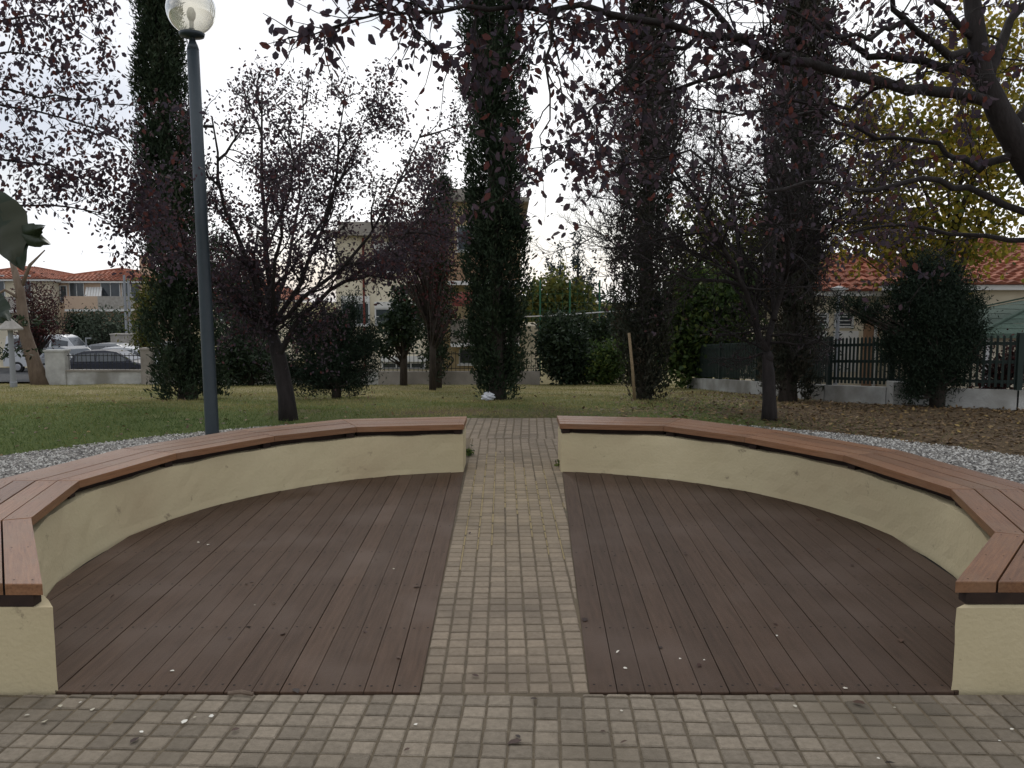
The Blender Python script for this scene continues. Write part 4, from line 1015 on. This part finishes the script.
# ================================================================== BUILDINGS
def tiled_slope(b, e0, e1, r1, r0, m=0, course=.33, th=.05):
    """tiled roof plane: eave e0-e1, ridge r0-r1; stepped courses of half-round tiles"""
    e0, e1, r0, r1 = [np.array(q, float) for q in (e0, e1, r0, r1)]
    L_ = max(np.linalg.norm(r0 - e0), np.linalg.norm(r1 - e1)); n = max(2, int(L_ / course))
    nv = norm(np.cross(e1 - e0, (r0 + r1) / 2 - (e0 + e1) / 2))
    if nv[2] < 0: nv = -nv
    for i in range(n):
        a0 = e0 + (r0 - e0) * i / n; a1 = e1 + (r1 - e1) * i / n; c0 = e0 + (r0 - e0) * (i + 1) / n; c1 = e1 + (r1 - e1) * (i + 1) / n
        W_ = np.linalg.norm(a1 - a0); mcols = max(1, int(W_ / .3))
        for k in range(mcols):
            t_ = random.random()
            for (u0, u1, h0, h1) in ((k / mcols, (k + .5) / mcols, 0, th), ((k + .5) / mcols, (k + 1) / mcols, th, 0)):
                j = b.add([a0 + (a1 - a0) * u0 + nv * (h0 + .04), a0 + (a1 - a0) * u1 + nv * (h1 + .04), c0 + (c1 - c0) * u1 + nv * h1, c0 + (c1 - c0) * u0 + nv * h0,
                           a0 + (a1 - a0) * u0, a0 + (a1 - a0) * u1])
                b.face((j, j + 1, j + 2, j + 3), m, t_); b.face((j + 4, j + 5, j + 1, j), m, t_ * .7)
def hip_roof(parent, x0, x1, y0, y1, ze, rise, ov=.45, mname='tile'):
    """tiled hip roof as a part, with a pale fascia under the eaves"""
    X0, X1, Y0, Y1 = x0 - ov, x1 + ov, y0 - ov, y1 + ov; hd = (Y1 - Y0) / 2
    if X1 - X0 >= Y1 - Y0: ra, rb = (X0 + hd, (Y0 + Y1) / 2, ze + rise), (X1 - hd, (Y0 + Y1) / 2, ze + rise)
    else: hd = (X1 - X0) / 2; ra, rb = ((X0 + X1) / 2, Y0 + hd, ze + rise), ((X0 + X1) / 2, Y1 - hd, ze + rise)
    A, Bq, Cq, D = (X0, Y0, ze), (X1, Y0, ze), (X1, Y1, ze), (X0, Y1, ze)
    b = MB()
    if X1 - X0 >= Y1 - Y0:
        tiled_slope(b, A, Bq, rb, ra); tiled_slope(b, Cq, D, ra, rb); tiled_slope(b, D, A, ra, ra); tiled_slope(b, Bq, Cq, rb, rb)
    else:
        tiled_slope(b, A, Bq, ra, ra); tiled_slope(b, Bq, Cq, rb, ra); tiled_slope(b, Cq, D, rb, rb); tiled_slope(b, D, A, ra, rb)
    for p, q in ((ra, rb), (A, ra), (Bq, rb if X1 - X0 >= Y1 - Y0 else ra), (Cq, rb), (D, ra if X1 - X0 >= Y1 - Y0 else rb)):
        if np.linalg.norm(np.array(p) - np.array(q)) > .05: b.tube([np.array(p) + (0, 0, .06), np.array(q) + (0, 0, .06)], [.09, .09], 6)
    r = b.build('roof', mname, parent)
    f = MB(); f.box(X0 + .06, X1 - .06, Y0 + .06, Y1 - .06, ze - .13, ze - .01); fo = f.build('eaves', 'offwhite', r)
    return r
def window(parent, x, z, w, h, y, axis='y', frame='frame', bars=0, shutter=None, sill=True, mull=1):
    """window on a wall face at y (facing -y) or x (axis='x', facing +/-x via sign of w)"""
    f = MB(); d = .03; e = .05
    def bx(B_, a0, a1, c0, c1, p0, p1):
        if axis == 'y': B_.box(a0, a1, y - p1, y - p0, c0, c1)
        else: B_.box(y + p0 if axis == '+x' else y - p1, y + p1 if axis == '+x' else y - p0, a0, a1, c0, c1)
    bx(f, x - w / 2, x + w / 2, z, z + e, .0, .05); bx(f, x - w / 2, x + w / 2, z + h - e, z + h, .0, .05)
    bx(f, x - w / 2, x - w / 2 + e, z + e, z + h - e, .0, .05); bx(f, x + w / 2 - e, x + w / 2, z + e, z + h - e, .0, .05)
    for i in range(mull): u = x - w / 2 + w * (i + 1) / (mull + 1); bx(f, u - .02, u + .02, z + e, z + h - e, .003, .045)
    for i in range(bars): u = z + h * (i + 1) / (bars + 1); bx(f, x - w / 2 + e, x + w / 2 - e, u - .012, u + .012, .05, .065)
    wo = f.build('window', frame, parent)
    p = MB(); bx(p, x - w / 2 + e, x + w / 2 - e, z + e, z + h - e, .004, .014); p.build('pane', 'glass', wo)
    if sill: s_ = MB(); bx(s_, x - w / 2 - .06, x + w / 2 + .06, z - .05, z - .002, 0, .12); s_.build('sill', 'offwhite', wo)
    if shutter: s_ = MB(); bx(s_, x - w / 2, x + w / 2, z + h + .002, z + h + .22, 0, .07); s_.build('shutter_box', shutter, wo)
    return wo
def balcony(parent, x0, x1, y, z, depth=1.0, mname='balcony', rail=None):
    b = MB(); b.box(x0, x1, y - depth, y - .001, z - .14, z); o = b.build('balcony', 'offwhite', parent)
    r = MB()
    if rail:
        for x in np.arange(x0 + .05, x1, .12): r.box(x, x + .02, y - depth + .02, y - depth + .04, z + .001, z + .9)
        r.box(x0, x1, y - depth + .015, y - depth + .045, z + .9, z + .94)
    else: r.box(x0, x1, y - depth, y - depth + .08, z + .001, z + .85)
    r.build('railing', rail or mname, o); return o

# cream apartment house in the centre
Y = 30.; gz = g(0, Y); o = np.array([at(330, 0, Y)[0], Y, gz])
bm_ = thing('apartment_house', 'cream and ochre two-storey apartment house behind the plum and centre cypress', 'building', o)
def lx(px, YY=Y): return at(px, 0, YY)[0] - o[0]
def lz(py, YY=Y): return at(512, py, YY)[2] - gz
xm = lx(436); xr = lx(521)
b = MB(); b.box(0, xm, 0, 9, -.5, lz(236)); b.build('wall', 'cream', bm_)
b = MB(); b.box(xm + .003, xr, .8, 9, -.5, lz(200)); b.build('wall', 'ochre', bm_).__setitem__('label', 'ochre set-back wing of the house')
for (xa_, xb_, ya_, z_) in ((0, xm, 0, lz(236)), (xm + .003, xr, .8, lz(200))):
    b = MB(); b.box(xa_ - .3, xb_ + .3 if xb_ > xm else xb_, ya_ - .35, 9.2, z_, z_ + .16); b.box(xa_ + .1, xb_ - .1, ya_ + .1, 8.9, z_ + .161, z_ + .5); b.build('roof', 'concrete', bm_)
window(bm_, lx(386), lz(325), 1.1, lz(308) - lz(325), 0, shutter='offwhite', bars=1)
window(bm_, lx(410), lz(325), 1.1, lz(308) - lz(325), 0, shutter='offwhite')
window(bm_, lx(386), lz(272), 1.1, .8, 0, shutter='offwhite'); window(bm_, lx(350), lz(325), 1.0, .8, 0, shutter='offwhite')
window(bm_, lx(399), lz(369), 1.55, lz(362) - lz(369), 0, sill=False, mull=2); b = MB(); b.box(lx(376), lx(425), -.16, -.001, lz(361.5), lz(356)); b.build('ledge', 'offwhite', bm_)
window(bm_, lx(470), lz(366), 1.0, lz(350) - lz(366), .8)
window(bm_, lx(500), lz(320), 1.1, 1.0, .8); window(bm_, lx(470), lz(250), 1.1, .9, .8); b = MB(); b.box(xr + .003, lx(540), 1.0, 6, -.5, lz(327)); b.build('annex', 'cream', bm_)
balcony(bm_, lx(448), lx(520), .8, lz(343), .8, 'concrete'); balcony(bm_, lx(446), lx(520), .8, lz(281), 1.1, 'balcony')
b = MB(); j = b.add([(lx(452), -.32, lz(292)), (lx(480), -.32, lz(292)), (lx(480), -.9, lz(300)), (lx(452), -.9, lz(300)), (lx(452), -.9, lz(306)), (lx(480), -.9, lz(306))])
b.face((j, j + 1, j + 2, j + 3)); b.face((j + 3, j + 2, j + 5, j + 4)); b.build('awning', 'awning_red', bm_)
b = MB(); b.tube([(lx(359), -.05, 0), (lx(359), -.05, lz(238))], [.04, .04], 8); b.build('downpipe', 'awning_red', bm_)

# pink and cream houses far left behind the street
def left_house(label, pxa, pxb, Y, py_eave, mname, wins, balc, ridge=1.5, depth=8):
    gz = g(0, Y); xa, xb = at(pxa, 0, Y)[0], at(pxb, 0, Y)[0]; o = (xa, Y, gz); h = at(512, py_eave, Y)[2] - gz
    t = thing('street_house', label, 'house', o, group='red-roofed houses along the street on the left')
    b = MB(); b.box(0, xb - xa, 0, depth, -.4, h); b.build('wall', mname, t)
    hip_roof(t, 0, xb - xa, 0, depth, h, ridge)
    for (px, py, w, hh) in wins:
        window(t, at(px, 0, Y)[0] - xa, at(512, py, Y)[2] - gz, w, hh, 0, mull=1)
    for (p0, p1, py, mn) in balc:
        balcony(t, at(p0, 0, Y)[0] - xa, at(p1, 0, Y)[0] - xa, 0, at(512, py, Y)[2] - gz, 1.2, mn)
    return t, xa, gz
t1, xa, gz1 = left_house('pinkish two-storey house with red tiled roof and chimney behind the olive tree', 30, 136, 57, 281, 'pinkish',
           [(62, 302, 1.0, 1.5), (97, 302, 1.3, 1.5), (118, 302, 1.2, 1.5), (45, 302, .9, 1.1), (64, 345, 1.3, 1.6), (104, 345, 1.2, 1.4), (123, 345, 1.2, 1.4)], [(58, 92, 309, 'pinkish'), (92, 128, 309, 'stone')], .85)
b = MB(); x = at(113, 0, 57)[0] - xa; b.box(x - .35, x + .35, 3.0, 3.6, 6.0, 7.4); b.box(x - .42, x + .42, 2.93, 3.67, 7.4, 7.5); b.build('chimney', 'pinkish', t1)
b = MB(); z_ = at(512, 287, 57)[2] - gz1; x0_ = at(72, 0, 57)[0] - xa; x1_ = at(89, 0, 57)[0] - xa
for q in range(6):
    u0 = x0_ + (x1_ - x0_) * q / 6; u1 = x0_ + (x1_ - x0_) * (q + 1) / 6 - .02
    j = b.add([(u0, -.05, z_), (u1, -.05, z_), (u1 + .3, -1.15, z_ - 1.25), (u0 + .3, -1.15, z_ - 1.25)]); b.face((j, j + 1, j + 2, j + 3)); b.face((j + 3, j + 2, j + 1, j))
b.build('awning', 'offwhite', t1)
left_house('cream house at the left edge with red tiled roof and grey balcony', -60, 27, 55, 279, 'cream', [(8, 300, .9, 1.6), (-20, 300, 1.0, 1.6), (8, 350, .9, 1.6)], [(-55, 22, 310, 'stone')], .8, 7)
left_house('pale far house with red roof glimpsed right of the left cypress', 205, 262, 55, 300, 'cream', [(215, 320, 1, 1.2), (240, 320, 1, 1.2)], [], 1.3)

# tiled one-storey house on the right
def right_house():
    Y = 22.; gz = g(0, Y); xa = at(817, 0, Y)[0]; h = at(512, 291, Y)[2] - gz
    t = thing('tiled_house', 'one-storey cream house with orange tiled roof behind the picket fence', 'house', (xa, Y, gz))
    L1 = at(898, 0, Y)[0] - xa; L2 = at(1190, 0, Y)[0] - xa
    b = MB(); b.box(0, L1, 0, 7, -.4, h); b.build('wall', 'cream', t)
    b = MB(); b.box(L1 + .003, L2, -1.4, 7, -.4, h + .12); b.build('wall', 'cream', t)
    hip_roof(t, 0, L1 + 1.0, 0, 7, h, .95, .4); hip_roof(t, L1, L2, -1.4, 7, h + .14, 1.3, .4)
    def X(px, YY=Y): return at(px, 0, YY)[0] - xa
    def Z(py, YY=Y): return at(512, py, YY)[2] - gz
    for px in (830, 856): window(t, X(px), Z(328), .5, Z(313) - Z(328), 0, bars=3, mull=0, sill=False)
    for (p0, p1) in ((821, 839), (846, 872)):
        b = MB(); b.box(X(p0), X(p1), -.03, -.003, Z(372), Z(331)); b.build('panel', 'offwhite', t)
    window(t, X(1006, Y - 1.4), Z(326, Y - 1.4), 1.3, Z(312.5, Y - 1.4) - Z(326, Y - 1.4), -1.4, bars=3, mull=1, sill=False)
    b = MB(); b.box(X(877), X(893), -.02, -.002, 0, Z(320)); b.build('door', 'balcony', t)
    b = MB(); x = X(889); b.tube([(x, -.06, 0), (x, -.06, h - .1)], [.045, .045], 8); b.build('downpipe', 'offwhite', t)
right_house()
# play hut with green shingle roof
def hut():
    Y = 14.6; gz = g(0, Y); a = at(979, 334, Y); ap = at(1062, 292, Y + 1.7)
    o = np.array([a[0], Y, gz]); t = thing('play_hut', 'small hut with green shingle pyramid roof behind the fence at the right edge', 'hut', o)
    z0 = a[2] - gz; z1 = ap[2] - gz; W = (ap[0] - a[0]) * 2
    b = MB(); c = [(0, 0, z0), (W, 0, z0), (W, 3.4, z0), (0, 3.4, z0)]; apx = (W / 2, 1.7, z1)
    for i in range(4):
        p, q = np.array(c[i]), np.array(c[(i + 1) % 4]); A = np.array(apx)
        for k in range(9):
            f0, f1 = k / 9, (k + 1) / 9
            j = b.add([p + (A - p) * f0 + (0, 0, .006), q + (A - q) * f0 + (0, 0, .006), q + (A - q) * f1, p + (A - p) * f1]); b.face((j, j + 1, j + 2, j + 3), 0, random.random())
    r = b.build('roof', 'green_shingle', t)
    b = MB()
    for i in range(4): b.bar(np.array(c[i]) + (0, 0, .03), np.array(apx) + (0, 0, .04), .06, .03)
    for i in range(4): b.bar(np.array(c[i]) + (0, 0, -.03), np.array(c[(i + 1) % 4]) + (0, 0, -.03), .05, .08)
    b.build('roof_trim', 'green_shingle', r)
    b = MB(); b.box(.25, W - .25, .25, 3.15, -.3, z0 - .04); b.build('wall', 'cream', t)
    for x in (.2, W - .28): b = MB(); b.box(x, x + .08, .14, .22, -.2, z0 - .05); b.build('post', 'frame', t)
hut()

# ================================================================== STREET
b = MB()
for (x0, x1, y0, y1, dz) in ((-60, -9.4, 30.0, 54, .03),):
    for i in range(20):
        ya = y0 + (y1 - y0) * i / 20; yb = y0 + (y1 - y0) * (i + 1) / 20
        j = b.add([(x0, ya, g(0, ya) + dz), (x1, ya, g(0, ya) + dz), (x1, yb, g(0, yb) + dz), (x0, yb, g(0, yb) + dz)]); b.face((j, j + 1, j + 2, j + 3))
tag(b.build('road', 'asphalt'), kind='structure')
b = MB(); y0, y1 = 26.0, 29.8
for i in range(8):
    ya = y0 + (y1 - y0) * i / 8; yb = y0 + (y1 - y0) * (i + 1) / 8
    j = b.add([(-60, ya, g(0, ya) + .09), (-9.4, ya, g(0, ya) + .09), (-9.4, yb, g(0, yb) + .09), (-60, yb, g(0, yb) + .09)]); b.face((j, j + 1, j + 2, j + 3))
j = b.add([(-60, y1, g(0, y1) + .09), (-9.4, y1, g(0, y1) + .09), (-9.4, y1 + .01, g(0, y1) - .1), (-60, y1 + .01, g(0, y1) - .1)]); b.face((j, j + 3, j + 2, j + 1))
# paved entrance at the left of the wall
for i in range(10):
    ya = 18.5 + i * .75; yb = ya + .75
    j = b.add([(-24, ya, g(0, ya) + .045), (-14.3 - (ya - 25.6) * .1 if ya > 24.6 else -13.6 - (24.6 - ya) * .9 + .9 * 0, ya, g(0, ya) + .045), (-14.3, yb, g(0, yb) + .045) if yb > 25.3 else (-13.6 - max(0, 24.6 - yb) * .9, yb, g(0, yb) + .045), (-24, yb, g(0, yb) + .045)]) if False else None
tag(b.build('pavement', 'sidewalk'), kind='structure')

def car(label, px, Y, mname, length=4.1, height=1.45, rz=0., van=False, group='cars parked along the street', dz=.03):
    B = base_at(px, Y, dz); t = thing('parked_van' if van else 'parked_car', label, 'van' if van else 'car', B, rz, group)
    s = length / 4.1; h = height / 1.45
    if van: low = [(-2.05, .25), (-2.05, .85), (-1.95, .98)]; roof = [(-1.9, 1.42), (-1.6, 1.45), (.9, 1.45), (1.15, 1.38), (1.6, .98)]; nose = [(1.6, .98), (2.0, .85), (2.05, .6), (2.05, .25)]; cab = [(-1.95, .98)] + roof
    else: cab = [(-1.85, .88), (-1.55, 1.28), (-1.1, 1.42), (-.1, 1.45), (.45, 1.38), (1.25, .92)]; low = [(-2.03, .28), (-2.05, .7), (-1.85, .88)]; nose = [(1.25, .92), (1.85, .78), (2.03, .6), (2.03, .28)]
    # body below the belt: full width with rounded shoulders
    prof = low + nose; b = MB(); n = len(prof); hw = .84
    for yy, k in ((-hw, .0), (-hw * .9, 1), (hw * .9, 1), (hw, 0)):
        for (x, z) in prof: b.v.append((x * s * (1 if k else .985), yy, (z if k or z < .5 else z - .05) * h))
    for r_ in range(3):
        for i in range(n): j = (i + 1) % n; b.face((r_ * n + i, r_ * n + j, (r_ + 1) * n + j, (r_ + 1) * n + i))
    b.face(range(n)); b.face([3 * n + i for i in range(n)][::-1])
    body = b.build('body', mname, t, smooth=False)
    c = MB(); n = len(cab)
    for yy, k in ((-.80, 0), (-.62, 1), (.62, 1), (.80, 0)):
        for (x, z) in cab:
            f = (z - .88) / .57; w = .80 - .18 * max(0, f)
            c.v.append((x * s, (w if yy > 0 else -w) if not k else (w * .86 if yy > 0 else -w * .86), (z + (.012 if k and f > .5 else 0)) * h))
    for r_ in range(3):
        for i in range(n): j = (i + 1) % n; c.face((r_ * n + i, r_ * n + j, (r_ + 1) * n + j, (r_ + 1) * n + i))
    c.face(range(n)); c.face([3 * n + i for i in range(n)][::-1]); c.build('roof', mname, t)
    for sd in (-1, 1):
        for (xa, xb) in (((-1.5, -.55), (-.48, .35), (.42, .95)) if not van else ((-1.7, -.7), (-.6, .3), (.4, 1.25))):
            w = MB(); q = []
            def topz(x):
                return np.interp(x, [p[0] for p in cab], [p[1] for p in cab])
            for (x, z) in ((xa, .93 if not van else 1.0), (xb, .93 if not van else 1.0), (xb, min(1.34, topz(xb) - .06)), (xa, min(1.34, topz(xa) - .06))):
                f = (z - .88) / .57; q.append((x * s, sd * (.80 - .18 * f + .012), z * h))
            j = w.add(q); w.face((j, j + 1, j + 2, j + 3) if sd < 0 else (j + 3, j + 2, j + 1, j)); w.build('side_window', 'glass', t)
    for nm, (pa, pb) in (('windscreen', (cab[-1], cab[-2])), ('rear_window', (cab[0], cab[1]))):
        w = MB(); q = []; e = .015 if nm == 'windscreen' else -.015
        for (x, z), f, sg in ((pa, .12, -1), (pa, .12, 1), (pb, .1, 1), (pb, .1, -1)):
            ot = pb if (x, z) == pa else pa; xx = x + (ot[0] - x) * f; zz = z + (ot[1] - z) * f; ff = (zz - .88) / .57
            q.append((xx * s + e, sg * (.80 - .18 * ff) * .88, zz * h + .012))
        j = w.add(q); w.face((j, j + 1, j + 2, j + 3) if nm == 'windscreen' else (j + 3, j + 2, j + 1, j)); w.build(nm, 'glass', t)
    for x in (-1.3, 1.3):
        for sd in (-1, 1):
            w = MB(); w.tube([(x * s, sd * .66, .31), (x * s, sd * .86, .31)], [.31, .31], 18); wh = w.build('wheel', 'rubber', t)
            w = MB(); w.tube([(x * s, sd * .862, .31), (x * s, sd * .872, .31)], [.19, .17], 14); w.build('rim', 'rim', wh)
    for sd in (-1, 1):
        w = MB(); w.box(1.93 * s, 2.045 * s, sd * .6 - .14, sd * .6 + .14, .6 * h, .7 * h); w.build('headlight', 'lens', t)
        w = MB(); w.box(-2.06 * s, -1.97 * s, sd * .66 - .1, sd * .66 + .1, .62 * h, .76 * h); w.build('tail_light', 'car_red', t)
car('dark grey hatchback parked behind the low stained wall', 112, 41, 'car_dark', 3.9, 1.42, R(4))
car('white car parked right behind the dark hatchback', 131, 44.5, 'car_white', 4.2, 1.5, R(0), dz=.03)
car('silver car far along the street, its roof above the dark hatchback', 103, 48.5, 'car_grey', 4.0, 1.65, R(178))
car('grey car at the right, half hidden by the left cypress', 156, 47, 'car_grey', 4.2, 1.75, R(180))
car('white van parked before the pinkish house, near the white pillar', 50, 49, 'car_white', 4.6, 2.1, R(0), van=True)
car('silver hatchback parked just right of the white van', 72, 45.5, 'car_grey', 3.8, 1.5, R(-30))

# utility cabinet, poles
B = base_at(123, 50.5); b = MB(); b.box(-.55, .55, -.4, .4, 0, 2.15); b.box(-.6, .6, -.45, .45, 2.15, 2.22); b.box(-.02, .02, -.41, -.4005, .1, 2.0)
o = b.build('utility_cabinet', 'stone'); o.location = B; tag(o, 'grey utility cabinet standing behind the parked cars by the twin poles', 'cabinet')
for px, tp, lb in ((127, 275, 'thin grey street pole, left of the pair by the cabinet'), (131, 277, 'thin grey street pole, right of the pair by the cabinet')):
    B = base_at(px, 51.2); b = MB(); b.tube([(0, 0, -.1), (0, 0, at(0, tp, 51.2)[2] - B[2])], [.09, .07], 8); b.box(-.14, .14, -.14, .14, 0, .12)
    o = b.build('utility_pole', 'pole_grey'); o.location = B; tag(o, lb, 'pole')
B = base_at(86, 49); b = MB(); b.tube([(0, 0, -.1), (0, 0, at(0, 338, 49)[2] - B[2])], [.05, .04], 8); b.box(-.02, .3, -.04, .04, at(0, 338, 49)[2] - B[2] - .05, at(0, 338, 49)[2] - B[2] + .02)
o = b.build('street_lamp', 'pole_grey'); o.location = B; tag(o, 'short grey street light with small arm behind the hatchback', 'street lamp')
# park lantern at left edge with conical cap
B = base_at(11, 22.5); B[2] = lawn_z(B[0], B[1]); zt_ = at(0, 330, 22.5)[2] - B[2]
t = thing('park_lantern', 'grey park lantern post with pale conical cap at the left edge', 'lantern', B)
b = MB(); b.tube([(0, 0, -.1), (0, 0, zt_)], [.075, .065], 12); b.lathe([(.09, 0), (.09, .14), (.07, .16)], 12); b.build('pole', 'pole_grey', t, smooth=False)
b = MB(); b.lathe([(.30, zt_), (.31, zt_ + .04), (.04, zt_ + .30), (.001, zt_ + .31)], 18); b.lathe([(.001, zt_ - .001), (.30, zt_)], 18); b.build('cap', 'stone', t, smooth=False)
# pale lantern before the tiled house
B = base_at(837, 16.6); zt_ = at(0, 296, 16.6)[2] - B[2]
t = thing('garden_lamp', 'slim green garden lamp with flat pale head before the tiled house', 'lamp post', B)
b = MB(); b.tube([(0, 0, -.1), (0, 0, zt_)], [.045, .035], 10); b.build('pole', 'pole_grey', t)
b = MB(); b.lathe([(.04, zt_ - .0), (.07, zt_ + .02), (.12, zt_ + .11), (.17, zt_ + .12), (.17, zt_ + .15), (.001, zt_ + .2)], 16); b.build('lamp_head', 'frame', t)
# white lamp standard in the centre gap, sports fence net and cable
B = base_at(588, 42); zt_ = at(0, 332, 42)[2] - B[2]; b = MB(); b.tube([(0, 0, -.1), (0, 0, zt_)], [.09, .09], 8); b.bar((-.4, 0, zt_), (.06, 0, zt_), .14, .1)
o = b.build('street_lamp', 'frame'); o.location = B; tag(o, 'white street light with short arm in the gap between the centre cypresses', 'street lamp')
B = base_at(540, 46); b = MB()
for k in range(5):
    x = k * 1.6; b.tube([(x, 0, -.1), (x, 0, at(0, 280, 46)[2] - B[2])], [.05, .05], 6)
for z in np.arange(.3, at(0, 292, 46)[2] - B[2], .45): b.box(-.8, 7.2, -.006, .006, z, z + .012)
for x in np.arange(-.8, 7.2, .4): b.box(x, x + .012, -.006, .006, 0, at(0, 290, 46)[2] - B[2])
o = b.build('sports_fence', 'net'); o.location = B; tag(o, 'tall green net fence on poles far behind in the centre gap', 'fence')
pa, pb = at(490, 318, 40), at(690, 303, 40); b = MB()
b.tube([pa - pa, (pb - pa) * .33 + (0, 0, -.12), (pb - pa) * .66 + (0, 0, -.12), pb - pa], [.03] * 4, 5); o = b.build('cable', 'frame'); o.location = pa
tag(o, 'pale overhead cable crossing the gap between the centre cypresses', 'cable')
for px, lb in ((490, 'cable pole hidden behind the centre cypress'), (690, 'cable pole behind the broad green tree')):
    B = base_at(px, 40.1); b = MB(); b.tube([(0, 0, -.1), (0, 0, at(0, 300, 40)[2] - B[2])], [.1, .08], 8); o = b.build('utility_pole', 'pole_grey'); o.location = B; tag(o, lb, 'pole')
B = base_at(598, 44); b = MB(); b.box(-.9, 1.4, -.2, .2, 0, 1.9); b.box(-1.0, 1.5, -.25, .25, 1.9, 1.98)
o = b.build('garden_shed', 'stone'); o.location = B; tag(o, 'small grey shed beyond the round bush in the centre gap', 'shed')

# ================================================================== LIGHT
SUN_EL, SUN_AZ = 38, -12           # behind thin cloud, ahead and slightly left
world = bpy.data.worlds.new('World'); scene.world = world; world.use_nodes = True
nt = world.node_tree; n = nt.nodes; L = nt.links; bg = n['Background']
sky = n.new('ShaderNodeTexSky'); sky.sky_type = 'NISHITA'; sky.sun_disc = False; sky.sun_elevation = R(SUN_EL); sky.sun_rotation = R(SUN_AZ)
sky.dust_density = 2.0; sky.air_density = 1.0
tc = n.new('ShaderNodeTexCoord'); mp = n.new('ShaderNodeMapping'); mp.inputs['Scale'].default_value = (1, 1, 3.0)
L.new(tc.outputs['Generated'], mp.inputs[0])
nz = n.new('ShaderNodeTexNoise'); nz.inputs['Scale'].default_value = 2.2; nz.inputs['Detail'].default_value = 6; L.new(mp.outputs[0], nz.inputs[0])
rp = n.new('ShaderNodeValToRGB'); rp.color_ramp.elements[0].position = .33; rp.color_ramp.elements[1].position = .55
rp.color_ramp.elements[0].color = (.55, .55, .55, 1); L.new(nz.outputs[0], rp.inputs[0])
cl = n.new('ShaderNodeValToRGB'); cl.color_ramp.elements[0].color = (6.0, 6.6, 7.8, 1); cl.color_ramp.elements[1].color = (12.5, 12.6, 12.8, 1)
cl.color_ramp.elements[0].position = .42; cl.color_ramp.elements[1].position = .6
nz2 = n.new('ShaderNodeTexNoise'); nz2.inputs['Scale'].default_value = 1.3; L.new(mp.outputs[0], nz2.inputs[0]); L.new(nz2.outputs[0], cl.inputs[0])
mx = n.new('ShaderNodeMix'); mx.data_type = 'RGBA'; L.new(rp.outputs[0], mx.inputs['Factor']); L.new(sky.outputs[0], mx.inputs['A']); L.new(cl.outputs[0], mx.inputs['B'])
L.new(mx.outputs['Result'], bg.inputs['Color']); bg.inputs['Strength'].default_value = .1
sl = bpy.data.lights.new('sun', 'SUN'); sl.energy = .8; sl.angle = R(15); sl.color = (1, .96, .9)
so = bpy.data.objects.new('sun', sl); COL.objects.link(so)
az = R(SUN_AZ); el = R(SUN_EL)
d = np.array([math.sin(az) * math.cos(el), math.cos(az) * math.cos(el), math.sin(el)])      # towards the sun
import mathutils
so.rotation_euler = mathutils.Vector(d).to_track_quat('Z', 'Y').to_euler(); so.location = (0, 0, 20)
vs = scene.view_settings; vs.view_transform = 'Standard'; vs.look = 'None'; vs.exposure = 0; vs.gamma = 1
scene.cycles.max_bounces = 6; scene.cycles.diffuse_bounces = 3; scene.cycles.transparent_max_bounces = 8
